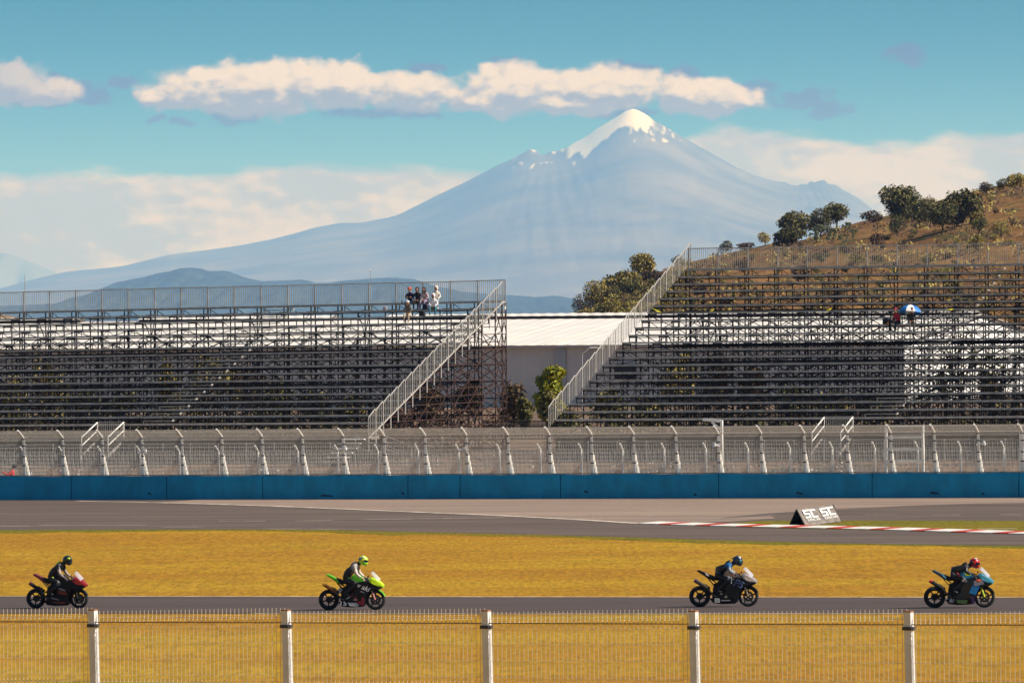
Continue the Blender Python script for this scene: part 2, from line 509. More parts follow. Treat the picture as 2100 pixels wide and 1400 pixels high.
def line(name, pts, w, h=.026, label='painted white line'):
    """painted line following ground points seen through the given pixels, w metres wide"""
    c = [G(x, y, h) for x, y in pts]
    L, Rr = [], []
    for i, p in enumerate(c):
        a = c[max(0, i - 1)]; b = c[min(len(c) - 1, i + 1)]; d = (b - a).normalized(); n = Vector((-d.y, d.x, 0)) * w / 2
        L.append(p + n); Rr.append(p - n)
    mb = MB()
    for i in range(len(c) - 1): mb.add([L[i], L[i + 1], Rr[i + 1], Rr[i]], [(0, 1, 2, 3)])
    o = mb.build(name, M_LINE, origin=(0, 0, 0), normals=False)
    for pgn in o.data.polygons:
        if pgn.normal.z < 0: pgn.flip()
    return tag(o, label, None, None, 'structure')


line('track_line', [(160, 1026.6), (330, 1030), (560, 1037), (700, 1042.8), (850, 1049), (1050, 1057.5), (1200, 1065.5), (1335, 1074)], .5, label='long white line between asphalt and concrete apron')
for x0, x1, y0, y1 in [(745, 1032, 1064.5, 1060.5), (605, 682, 1067.5, 1066), (450, 545, 1068, 1067.5), (0, 62, 1078, 1078), (80, 300, 1076, 1075.5), (330, 420, 1080, 1079.5), (1145, 1205, 1057, 1056.5), (1310, 1370, 1056, 1055.5),
                       (1420, 1590, 1055.5, 1055), (1775, 1840, 1054.5, 1055), (1910, 1968, 1055, 1055), (2050, 2100, 1054.5, 1054.5), (540, 740, 1083.6, 1084.2)]:
    line('dashed_line', [(x0, y0), (x1, y1)], .2, label='short worn white dash on the upper track')
line('edge_line', [(-400, 1221.6), (500, 1222), (1050, 1222.6), (2100, 1223.6), (2600, 1224.5)], .22, .02, 'thin white edge line of the lower track')
line('edge_line', [(520, 1256.8), (1050, 1257.6), (1700, 1257.2), (2500, 1256)], .2, .02, 'thin white edge line under the near fence')
line('island_line', [(2005, 1084), (2085, 1083)], .35, .03, 'short white bar painted on the grass island')

# kerb: alternating blocks with a small real height
KP = [(1322, 1074.3), (1400, 1077.3), (1500, 1079.8), (1600, 1082.2), (1700, 1084), (1800, 1086.5), (1900, 1089.5), (2000, 1092.5), (2100, 1095.5), (2300, 1101), (2500, 1107)]
kp = [G(x, y, 0) for x, y in KP]
tot = [0]
for a, b in zip(kp, kp[1:]): tot.append(tot[-1] + (b - a).length)


def kat(s):
    for i in range(len(kp) - 1):
        if s <= tot[i + 1] or i == len(kp) - 2:
            return kp[i].lerp(kp[i + 1], (s - tot[i]) / (tot[i + 1] - tot[i]))


mb = MB(); s_ = 0.0; i_ = 0
while s_ < tot[-1] - 1:
    L = 1.62 if i_ % 2 == 0 else 1.0
    a, b = kat(s_), kat(min(tot[-1], s_ + L)); d = (b - a).normalized(); n = Vector((-d.y, d.x, 0))
    mb.mi = i_ % 2
    sk = d * .25
    w0, w1 = -.2, .6
    vs = [a + n * w0 - sk, b + n * w0 - sk, b + n * w1 + sk, a + n * w1 + sk]
    top = [vs[0] + Vector((0, 0, .05)), vs[1] + Vector((0, 0, .05)), vs[2] + Vector((0, 0, .12)), vs[3] + Vector((0, 0, .12))]
    mb.add(vs + top, [(3, 2, 1, 0), (4, 5, 6, 7), (0, 1, 5, 4), (1, 2, 6, 5), (2, 3, 7, 6), (3, 0, 4, 7)])
    s_ += L; i_ += 1
tag(mb.build('kerb', [M_KW, M_KR], origin=kp[0]), 'red and white striped kerb curving past the sign board', None, None, 'structure')

# ------------------------------------------------------------------ blue barrier wall
M_BLUE = mat('blue_paint', (.0, .30, .55), .6, var=.16, vscale=1.1, bump=.15, bscale=4, stretch=(1, 1, .5))
M_CAP = mat('wall_cap', (.42, .36, .29), .8, var=.4, vscale=3)
M_JOINT = mat('dark_joint', (.012, .03, .05), .9)
M_SCUFF = mat('scuff', (.02, .06, .10), .9, var=.5, vscale=6)
WALL_H = 1.21
wl = empty('barrier_wall', Cc(0, 0, 0), 0, 'long bright blue concrete wall along the far side of the track', 'wall')
tj = [T(x, 0) for x in (-180, 145, 340, 537, 835, 942, 1148, 1472, 1787, 2088, 2400)]
for i, (a, b) in enumerate(zip(tj, tj[1:])):
    mb = MB(); g = .02; N_ = 8
    prof = [(0, 0), (0, .95), (.05, WALL_H), (.32, WALL_H), (.36, .95), (.36, 0)]
    vs = []
    for k in range(N_ + 1):
        t = a + g + (b - a - 2 * g) * k / N_
        wob = 0.012 * math.sin(t * 1.3) + .008 * math.sin(t * 3.1)
        for o, h in prof: vs.append(Cc(t, o, h + (wob if h > .5 else -.1 if h == 0 else 0)))
    fs = []
    for k in range(N_):
        for j in range(5): fs.append((k * 6 + j, (k + 1) * 6 + j, (k + 1) * 6 + j + 1, k * 6 + j + 1))
    fs += [tuple(range(5, -1, -1)), tuple(N_ * 6 + j for j in range(6))]
    mb.add(vs, fs).build('wall_panel', M_BLUE, wl)
    MB().bar(Cc(b, .10, 0.02), Cc(b, .10, WALL_H - .04), .05, .2).build('panel_joint', M_JOINT, wl)
rs_ = random.Random(8)
for px_ in (1195, 820, 1420, 655, 1905, 1630, 300, 2010):
    t = T(px_, 0); w_ = rs_.uniform(.15, .7); h_ = rs_.uniform(.12, .35)
    MB().add([Cc(t, -.004, h_), Cc(t + w_, -.004, h_ * .8), Cc(t + w_ * .9, -.004, h_ * .8 + .07), Cc(t + .1, -.004, h_ + .1)], [(0, 1, 2, 3)]).build('scuff_mark', M_SCUFF, wl, normals=False)
mb = MB(); t0_, t1_ = tj[0], tj[-1]
mb.bar(Cc(t0_, .18, WALL_H + .035), Cc(t1_, .18, WALL_H + .035), .2, .05).build('wall_cap', M_CAP, wl)

# ------------------------------------------------------------------ catch fences
M_WPOST = mat('white_post_paint', (.96, .93, .86), .5, var=.06, vscale=3)
M_WIRE = mat('galvanised_wire', (.85, .79, .70), .5, .2)
M_CHAIN = mat('chain_wire', (.56, .51, .45), .55, .2)
M_BAND = mat('dark_band', (.05, .045, .05), .7)


def catch_post(h0, hk, arm_o, arm_h, r, brace):
    """local frame: origin on the wall line, offsets run behind the wall"""
    q = lambda o, h: Vector((o * SA, o * CA, h + SLOPE * o * SA))
    return q


SP1 = (T(2100, .35) - T(0, .35)) / (2100 / 87.0)
post_px = [42, 125, 208]
tA = T(1043, .35)
SP = 2.21
cf = empty('catch_fence', Cc(0, .3, WALL_H), 0, 'tall white catch fence with cranked posts standing on the blue wall', 'fence')
q = lambda o, h: Vector((o * SA, o * CA, h + SLOPE * o * SA))
HK = 1.98
proto = None
n0, n1 = -15, 15
t_first = None
for i in range(n0, n1):
    t = tA + i * SP
    base = Cc(t, .30, WALL_H) - wloc(cf)
    if proto is None:
        mb = MB()
        mb.tube(q(0, -.15), q(-.13, HK), .072, .062, 8)
        mb.tube(q(-.13, HK), q(-.80, HK + .38), .062, .055, 8)
        proto = mb.build('fence_post', M_WPOST, None, local=True, smooth=False)
        b = MB().tube(q(.55, -.2), q(.0, 1.05), .115, .075, 8).build('brace', M_WPOST, proto, local=True)
        for h in (.55, 1.0, 1.55, HK - .08): MB().tube(q(-.02 - .055 * h, h - .02), q(-.02 - .055 * h, h + .03), .086, n=8).build('clamp', M_BAND, proto, local=True)
        proto.parent = cf; proto.location = base
    else:
        c = copy_tree(proto, cf); c.location = base

wire = 0.012
mp = MB()
nv = 44
for k in range(nv):
    s = SP * k / nv
    sv = UV * s
    mp.bar(sv + q(0, 0.02), sv + q(-.13, HK + .02), wire, wire)
hs = [.04 + .2 * k for k in range(10)]
for h in hs:
    mp.bar(q(-.05 * h, h), UV * SP + q(-.05 * h, h), wire, wire)
mp.bar(q(-.13, HK), UV * SP + q(-.13, HK), .03)
panel = mp.build('mesh_panel', M_WIRE, None, local=True, normals=False)
mp = MB()
na = 26
for k in range(-7, na):
    for sgn in (1, -1):
        s0 = SP * k / na; s1 = s0 + sgn * .62
        if sgn == -1: s0, s1 = s0 + .62, s0
        a0, a1 = max(0, min(SP, s0)), max(0, min(SP, s1))
        if a0 == a1: continue
        f0 = (a0 - s0) / (s1 - s0); f1 = (a1 - s0) / (s1 - s0)
        pt = lambda s, f: UV * s + q(-.13 - .66 * f, HK + .37 * f)
        mp.bar(pt(a0, f0), pt(a1, f1), .009, .009)
for f in (.02, .5, 1.0): mp.bar(pt(0, f), pt(SP, f), .012)
chain = mp.build('chain_link_panel', M_CHAIN, None, local=True, normals=False)
for i in range(n0, n1 - 1):
    t = tA + i * SP
    base = Cc(t, .30, WALL_H) - wloc(cf)
    for pr in (panel, chain):
        o = pr if i == n0 else pr.copy()
        if i != n0: col.objects.link(o)
        o.parent = cf; o.location = base

# second, lower catch fence across the service road
sf = empty('service_fence', Cc(0, 5.5, .3), 0, 'lower white cranked fence standing just behind the blue wall', 'fence')
proto = None
tB = T(1023, 5.5)
SP2 = 2.21
for i in range(-15, 15):
    t = tB + i * SP2
    base = Cc(t, 5.5, .30) - wloc(sf)
    if proto is None:
        mb = MB(); mb.tube(q(0, -.2), q(0, 2.0), .052, .05, 8); mb.tube(q(0, 2.0), q(-.42, 2.32), .05, .045, 8)
        proto = mb.build('fence_post', M_WPOST, None, local=True); proto.parent = sf; proto.location = base
    else:
        c = proto.copy(); col.objects.link(c); c.parent = sf; c.location = base
mp = MB()
for k in range(34): mp.bar(UV * (SP2 * k / 34) + q(0, .05), UV * (SP2 * k / 34) + q(0, 2.0), .008, .008)
for k in range(8): mp.bar(q(0, .1 + .26 * k), UV * SP2 + q(0, .1 + .26 * k), .006, .006)
panel = mp.build('mesh_panel', M_WIRE, None, local=True, normals=False)
for i in range(-15, 14):
    base = Cc(tB + i * SP2, 5.5, .30) - wloc(sf)
    o = panel if i == -15 else panel.copy()
    if i != -15: col.objects.link(o)
    o.parent = sf; o.location = base

# barred railing in front of the stands
M_GALV = mat('galvanised_steel', (.52, .48, .44), .5, .35, var=.2, vscale=2)
M_GALVB = mat('bright_galvanised', (.66, .61, .55), .45, .3, var=.15, vscale=2)
bf = empty('crowd_railing', Cc(0, 17.2, 1.2), 0, 'grey vertical-bar crowd railing in front of the grandstands', 'railing')
SP3 = 1.62
mp = MB()
H3 = 1.22
for k in range(1, 12): mp.bar(UV * (SP3 * k / 12) + q(0, .18), UV * (SP3 * k / 12) + q(0, H3), .024)
for h in (.18, H3 * .55, H3): mp.bar(q(0, h), UV * SP3 + q(0, h), .035)
mp.bar(q(0, -.1), q(0, H3 + .08), .06)
panel = mp.build('railing_panel', M_GALV, None, local=True, normals=False)
tS = T(-60, 17.2)
first = True
for i in range(200):
    t = tS + i * SP3
    if t > T(2170, 17.2): break
    px = proj(Cc(t, 17.2, 1.2))[0]
    if 905 < px < 1120: continue
    base = Cc(t, 17.2, 1.2) - wloc(bf)
    o = panel if first else panel.copy()
    if not first: col.objects.link(o)
    first = False
    o.parent = bf; o.location = base
# ------------------------------------------------------------------ grandstands
M_PLANK = mat('weathered_plank', (.52, .47, .43), .75, var=.3, vscale=2.5)
M_DECK = mat('deck_plank', (.34, .30, .26), .75, var=.35, vscale=2.0)
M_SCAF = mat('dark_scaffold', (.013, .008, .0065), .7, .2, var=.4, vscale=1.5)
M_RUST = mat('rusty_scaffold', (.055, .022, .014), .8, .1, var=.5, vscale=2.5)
M_UNDERSHADE = mat('under_stand_shade', (.032, .021, .018), .95, var=.7, vscale=2.2, detail=10)  # dark colour standing in for the shade beneath the seat rows
M_WHITE = mat('white_bracket', (.8, .76, .7), .5)


CG = Cc


def skewed(kappa, tref, h0):
    # circuit frame whose upper rows sink a little towards one end
    return lambda t, off, h: CG(t, off, h + kappa * (t - tref) * max(0.0, min(1.0, (h - h0) / 6.5)))


def grandstand(name, label, tl, tr, nrow, h0, r, tread, off0, bay, side, aisle, deck_px, kappa=0.0):
    Cc = skewed(kappa, tr, h0)
    """rows of planks on scaffolding; side = which end shows the stepped rail ('L' or 'R')"""
    S = empty(name, Cc((tl + tr) / 2, off0, bank_h(off0)), 0, label, 'grandstand', 'scaffold grandstands facing the track')
    offk = lambda k: off0 + k * tread
    hk = lambda k: h0 + k * r
    top = nrow - 1
    for k in range(nrow):
        o, h = offk(k), hk(k)
        mb = MB()
        if k == top: mb.bar(Cc(tl, o + .25, h), Cc(tr, o + .25, h), .85, .07)
        else: mb.bar(Cc(tl, o, h), Cc(tr, o, h), .30, .10)
        if k < top: mb.bar(Cc(tl, o + .02, h - .11), Cc(tr, o + .02, h - .08), .06, .05); mb.m[-6:] = [1] * 6
        n0_ = len(mb.f); nb_ = int((tr - tl) / bay + .999)
        for i in range(nb_):
            t = tr - (i + 1) * bay if side == 'R' else tl + i * bay
            t, t2 = max(tl, t), min(tr, t + bay)
            o, h = offk(k), hk(k) - .05; q4 = (t2 - t) / 4
            if q4 < .1: continue
            if k % 2 == 0:
                mb.bar(Cc(t, o, h - .34), Cc(t + q4, o, h), .026); mb.bar(Cc(t + q4, o, h), Cc(t + 2 * q4, o, h - .34), .026)
                mb.bar(Cc(t, o, h - .35), Cc(t2, o, h - .35), .035)
                mb.bar(Cc(t + q4, o, h), Cc(t + q4, o, h - .35), .03)
            else:
                mb.bar(Cc(t, o, h), Cc(t, o, h - .3), .035); mb.bar(Cc(t + q4, o, h), Cc(t + q4, o, h - .3), .035)
                mb.bar(Cc(t, o, h - .3), Cc(t + q4, o, h - .3), .03); mb.bar(Cc(t + q4, o, h), Cc(t + 2 * q4, o, h - .3), .03)
        mb.m[n0_:] = [1] * (len(mb.f) - n0_)
        mb.build('walkway' if k == top else 'seat_plank', [M_PLANK, M_SCAF], S, normals=False)
    # aisle steps
    ta = aisle
    for k in range(top):
        mb = MB(); mb.mi = 0
        o, h = offk(k) + tread * .45, hk(k) + r * .48
        mb.bar(Cc(ta, o, h), Cc(ta + 1.75, o, h), .25, .05)
        mb.mi = 1; mb.box(Cc(ta + 1.78, o, h + .03), (.1, .1, .1))
        mb.bar(Cc(ta, o, h - .18), Cc(ta, o, h), .04); mb.mi = 0
        mb.build('aisle_step', [M_DECK, M_WHITE], S, normals=False)
    # transverse scaffold frames and longitudinal braces, one part per bay
    nb = int((tr - tl) / bay + .999)
    lines = [(off0 + j * tread * 2, hk(min(top, 2 * j))) for j in range((nrow + 1) // 2 + 1) if 2 * j <= top]
    if lines[-1][0] < offk(top) - .1: lines.append((offk(top), hk(top)))
    lines.append((offk(top) + .65, hk(top)))
    for i in range(nb + 1):
        t = tr - i * bay if side == 'R' else tl + i * bay
        if t < tl - .01 or t > tr + .01: t = tl if side == 'R' else tr
        exposed = side == 'R' and i == 0
        mb = MB()
        w = .055
        for (o, h) in lines:
            g = bank_h(o) - .1
            mb.bar(Cc(t, o, g), Cc(t, o, h - .04), w, w)
        lv = 0
        hh = bank_h(off0) + .5
        while hh < hk(top):
            o_s = next((o for (o, h) in lines if h > hh), None)
            if o_s is not None: mb.bar(Cc(t, o_s - .6, hh), Cc(t, lines[-1][0], hh), .045)
            hh += (.42 if exposed else 2.6); lv += 1
        if exposed: mb.bar(Cc(t, offk(0) - .1, hk(0) - .12), Cc(t, offk(top), hk(top) - .12), .05, .08)
        for k in range(top): mb.bar(Cc(t, offk(k) - .1, hk(k) - .07), Cc(t, offk(k + 1), hk(k) - .07), .04)
        for j in range(len(lines) - 1):
            (o1, h1), (o2, h2) = lines[j], lines[j + 1]
            g = bank_h(o1)
            if exposed or i % 4 == 1:
                hh = g + .2
                while hh + 1.2 < h1:
                    a, b = (o1, o2) if (j + int(hh)) % 2 else (o2, o1)
                    mb.bar(Cc(t, a, hh), Cc(t, b, hh + 1.3), .04)
                    if exposed: mb.bar(Cc(t, b, hh), Cc(t, a, hh + 1.3), .035)
                    hh += 1.3
        for k in range(top):
            mb.bar(Cc(t, offk(k), hk(k)), Cc(t, offk(k), hk(k) - .45), .045)
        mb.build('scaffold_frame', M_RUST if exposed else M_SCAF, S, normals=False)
        if i == nb: break
        t2 = (t - bay) if side == 'R' else (t + bay)
        t2 = max(tl, min(tr, t2))
        if abs(t2 - t) < .2: continue
        if t2 < t: t, t2 = t2, t
        rg = random.Random(i * 17 + nrow)
        mb = MB()
        for j, (o, h) in enumerate(lines):
            g = bank_h(o) + .15
            hh = g; s = (i + j) % 2
            hcut = h - .3 if j < len(lines) - 3 else h - 1.9
            while hh < hcut:
                if True: mb.bar(Cc(t, o, hh), Cc(t2, o, hh), .035)
                nh = min(h - .1, hh + .95)
                if True:
                    mb.bar(Cc(t, o, hh if s else nh), Cc(t2, o, nh if s else hh), .038)
                if rg.random() < .06:
                    mb.bar(Cc(t, o, nh if s else hh), Cc(t2, o, hh if s else nh), .032)
                s = 1 - s; hh += .95
        mb.bar(Cc((t + t2) / 2, lines[0][0], bank_h(lines[0][0]) + .15), Cc((t + t2) / 2, lines[-1][0], bank_h(lines[-1][0]) + .15), .04)
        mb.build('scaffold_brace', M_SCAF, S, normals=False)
    # guard rail along the top
    ob = offk(top) + .55; hb = hk(top)
    for i in range(nb):
        t = tr - i * bay if side == 'R' else tl + i * bay
        t2 = max(tl, min(tr, t - bay if side == 'R' else t + bay))
        if abs(t2 - t) < .3: continue
        mb = MB(); mb.mi = 0
        dz = random.uniform(-.015, .015)
        mb.bar(Cc(t, ob, hb - .42), Cc(t, ob, hb + 1.26), .065)
        for hh in (.06, 1.22 + dz): mb.bar(Cc(t, ob, hb + hh), Cc(t2, ob, hb + hh), .05)
        nbars = 14
        for k in range(1, nbars): mb.bar(Cc(t + (t2 - t) * k / nbars, ob, hb + .06), Cc(t + (t2 - t) * k / nbars, ob, hb + 1.22 + dz), .022)
        mb.mi = 1; mb.bar(Cc(t, ob - .12, hb - .44), Cc(t, ob - .02, hb - .26), .07); mb.mi = 0
        mb.build('guardrail_panel', [M_GALV, M_WHITE], S, normals=False)
    mb = MB(); te = tl if side == 'R' else tr
    # stepped rail down the end of the rows
    te = tr if side == 'R' else tl
    sgn = 1 if side == 'R' else -1
    low = -.75 if side == 'R' else .0
    for k in range(-2 if side == 'R' else -1, top + (1 if side == 'L' else 0)):
        a, b = offk(k) + .05, offk(k + 1) - .02
        ha, hb2 = hk(k), hk(k + 1)
        tt = te + sgn * .06
        H = 1.16
        mb = MB()
        mb.bar(Cc(tt, a, ha + low), Cc(tt, a, ha + H - .10), .036); mb.bar(Cc(tt, b, hb2 + low + (.0 if low else .0)), Cc(tt, b, hb2 + H - .10), .036)
        mb.bar(Cc(tt, a, ha + H - .10), Cc(tt, a + .10, ha + H + .0), .036)
        mb.bar(Cc(tt, a + .10, ha + H), Cc(tt, b - .06, hb2 + H), .036)
        mb.bar(Cc(tt, b - .06, hb2 + H), Cc(tt, b, hb2 + H - .10), .036)
        for f in (.25, .5, .75):
            o = a + (b - a) * f; hh = ha + (hb2 - ha) * f
            mb.bar(Cc(tt, o, hh + (.02 if side == 'R' else -.0)), Cc(tt, o, hh + H - .02), .024)
        if side == 'R':
            mb.bar(Cc(tt, a, ha - .02), Cc(tt, b, hb2 - .02), .05)
        mb.build('stepped_rail', M_GALVB, S, normals=False)
    # front deck below the first row
    mb = MB(); od = off0 - .75
    td0, td1 = deck_px
    mb.bar(Cc(td0, od, h0 - .78), Cc(td1, od, h0 - .78), 1.1, .16)
    mb.bar(Cc(td0, od + .4, h0 - .42), Cc(td1, od + .4, h0 - .42), .3, .07)
    mb.build('front_deck', M_DECK, S, normals=False)
    mb = MB(); t = td0
    while t < td1:
        mb.bar(Cc(t, od - .4, bank_h(od) - .1), Cc(t, od - .4, h0 - .86), .06)
        mb.bar(Cc(t, od - .4, bank_h(od) + .1), Cc(min(t + bay, td1), od - .4, h0 - .9), .035)
        mb.bar(Cc(t, od - .4, h0 - 1.1), Cc(min(t + bay, td1), od - .4, h0 - 1.1), .05)
        mb.bar(Cc(t, od - .4, h0 - 1.5), Cc(min(t + bay, td1), od - .4, h0 - 1.5), .04)
        t += bay
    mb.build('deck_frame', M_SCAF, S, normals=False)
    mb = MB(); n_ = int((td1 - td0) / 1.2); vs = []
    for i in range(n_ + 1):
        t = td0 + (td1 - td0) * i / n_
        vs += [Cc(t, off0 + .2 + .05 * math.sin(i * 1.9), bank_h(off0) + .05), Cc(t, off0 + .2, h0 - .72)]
    mb.add(vs, [(2 * i, 2 * i + 2, 2 * i + 3, 2 * i + 1) for i in range(n_)]); mb.build('painted_shade_sheet', M_UNDERSHADE, S, normals=False)  # added sheet, coloured as the shade under the deck
    return S, offk, hk


OFF0 = 22.6
# left stand: right end fixed by its top corner; rows beyond the left frame edge
tL1 = T(1030, OFF0 + 18.3)
tL0 = T(-90, OFF0) - 9.0
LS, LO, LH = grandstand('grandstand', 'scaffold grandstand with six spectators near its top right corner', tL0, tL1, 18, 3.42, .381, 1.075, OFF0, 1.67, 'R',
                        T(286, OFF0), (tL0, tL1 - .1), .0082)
LC = skewed(.0082, tL1, 3.42)
tR0 = T(1140, OFF0)
tR1 = T(2230, OFF0)
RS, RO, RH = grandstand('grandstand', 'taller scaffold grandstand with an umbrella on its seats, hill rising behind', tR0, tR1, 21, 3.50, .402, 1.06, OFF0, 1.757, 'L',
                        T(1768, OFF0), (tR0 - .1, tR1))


# short access stairs from the ground to the front decks
def access_stair(t, label, width=1.57):
    a, b = OFF0 - 3.0, OFF0 - .9
    S = empty('access_stair', Cc(t, a, bank_h(a)), 0, label, 'stairs', 'steel access stairs to the front decks')
    for dt in (0, width):
        mb = MB()
        for hh in (0, .45): mb.bar(Cc(t + dt, a, 2.35 + hh), Cc(t + dt, b, 3.13 + hh), .045)
        mb.bar(Cc(t + dt, a, 1.1), Cc(t + dt, a, 2.8), .035); mb.bar(Cc(t + dt, b, 1.2), Cc(t + dt, b, 3.58), .035)
        mb.build('handrail', M_WPOST, S, normals=False)
        MB().bar(Cc(t + dt, a - .2, 1.7), Cc(t + dt, b, 2.58), .05, .14).build('stringer', M_GALV, S, normals=False)
    for k in range(5):
        f = (k + .5) / 5
        MB().bar(Cc(t + .03, a + 2.1 * f, 1.8 + .75 * f), Cc(t + width - .03, a + 2.1 * f, 1.8 + .75 * f), .3, .04).build('step', M_DECK, S, normals=False)
    mb = MB()
    for k in range(15): mb.bar(Cc(t + width * k / 14, b + .08, 2.7), Cc(t + width * k / 14, b + .08, 3.6), .022)
    for h in (2.75, 3.6): mb.bar(Cc(t, b + .08, h), Cc(t + width, b + .08, h), .035)
    mb.build('barred_gate', M_GALV, S, normals=False)
    return S


access_stair(T(166, 19.6), 'steel access stair with slanting white handrails at the left end of the left stand')
access_stair(T(1664, 19.6), 'steel access stair with slanting white handrails below the right stand')


# entrance stair at the foot of the left stand's end rail
def entrance_stair():
    t = tL1 - .0; a = OFF0 - 4.6
    S = empty('entrance_stair', Cc(t, a, 1.2), 0, 'pale stepped entrance stair at the foot of the left stand rail', 'stairs')
    for k in range(6):
        f = k / 5
        c = Cc(t - 1.6 + .25 * f, a + 2.2 * f, 1.45 + 1.15 * f)
        MB().bar(c, c + UV * 1.3, .3, .06).build('step', M_WPOST, S, normals=False)
    for (dt, o) in ((.3, a), (1.9, a + .4)):
        mb = MB()
        for hh in (.5, 1.0): mb.bar(Cc(t + dt, o, 1.9 + hh - .1), Cc(t + dt + 3.0, o - .2, .7 + hh), .03)
        for f in (0, .5, 1): mb.bar(Cc(t + dt + 3.0 * f, o - .2 * f, 1.1), Cc(t + dt + 3.0 * f, o - .2 * f, 2.8 - 1.2 * f), .03)
        mb.build('handrail', M_GALVB, S, normals=False)


entrance_stair()


# white ladder-like gate frames standing behind the catch fence
def ladder(px0, px1, label):
    o = 1.4
    t0, t1 = T(px0, o), T(px1, o)
    S = empty('gate_frame', Cc(t0, o, .25), 0, label, 'gate frame', 'white gate frames in the catch fence')
    zt = 3.5
    for t in (t0, t1): MB().bar(Cc(t, o, .2), Cc(t, o, zt), .13, .1).build('upright', M_WPOST, S, normals=False)
    for i, h in enumerate((3.46, 2.92, 2.34, 1.76)):
        MB().bar(Cc(t0, o, h), Cc(t1, o, h), .07 if i else .08, .11 if i else .07).build('crossbar', M_WPOST, S, normals=False)


ladder(1816, 1892, 'white steel gate frame with crossbars, whole in view behind the catch fence')
ladder(2092, 2168, 'white steel gate frame cut off by the right edge of the view')


# lamp-less gallows post
def gallows():
    o = .9; t = T(1479, o)
    S = empty('gallows_post', Cc(t, o, .2), 0, 'white square gallows post with a short braced arm rising above the catch fence', 'post')
    zt = WALL_H + 2.62
    ta = T(1441, o)
    MB().bar(Cc(t, o, .2), Cc(t, o, zt), .12, .12).build('upright', M_WPOST, S, normals=False)
    MB().bar(Cc(t - .06, o, zt - .05), Cc(ta, o, zt + .03), .12, .13).build('arm', M_WPOST, S, normals=False)
    MB().bar(Cc(t - .06, o, zt - .45), Cc(t - .5, o, zt - .1), .08, .1).build('brace', M_WPOST, S, normals=False)


gallows()


# horn loudspeakers on the posts
M_HORN = mat('horn_white', (.85, .84, .84), .35)
def horn(px, py, face, where):
    D = proj_D(px)
    p = P(px, py, D)
    S = empty('horn_loudspeaker', p, 0, 'white horn loudspeaker ' + where, 'loudspeaker', 'horn loudspeakers on the catch fence')
    mb = MB(); d = Vector((face, -.35, .25)).normalized()
    ax = d.orthogonal().normalized(); bx = d.cross(ax)
    prof = [(0, .03), (.12, .05), (.2, .09), (.27, .15), (.29, .165), (.27, .155), (.2, .085), (.1, .03)]
    n = 14; vs = []
    for (a, r) in prof:
        for i in range(n):
            th = 2 * math.pi * i / n; vs.append(d * a + ax * (r * math.cos(th)) + bx * (r * math.sin(th)))
    fs = [(k * n + i, k * n + (i + 1) % n, (k + 1) * n + (i + 1) % n, (k + 1) * n + i) for k in range(len(prof) - 1) for i in range(n)]
    fs.append(tuple(range(n))); fs.append(tuple((len(prof) - 1) * n + i for i in range(n)))
    mb.add(vs, fs); mb.build('horn', M_HORN, S, local=True, smooth=True)
    MB().tube(-d * .12, d * .04, .07, .06, 10).build('driver', M_HORN, S, local=True)
    MB().bar(-d * .05, -d * .05 + Vector((-.12 * face, .1, -.12)), .04).build('bracket', M_GALV, S, local=True)


def proj_D(px, off=.1):
    k = (px - 1050) / FPX
    return (WALL_Y + off / CA) / (1 + k * SA / CA)


horn(288, 927, 1, 'pointing right, furthest left on the fence')
horn(698, 921, 1, 'pointing right, left of the end rail of the left stand')
horn(946, 922, 1, 'pointing right, in front of the rusty scaffold end')
horn(1474, 914, -1, 'pointing left beside the gallows post')
horn(2008, 911, 1, 'pointing right, furthest right on the fence')

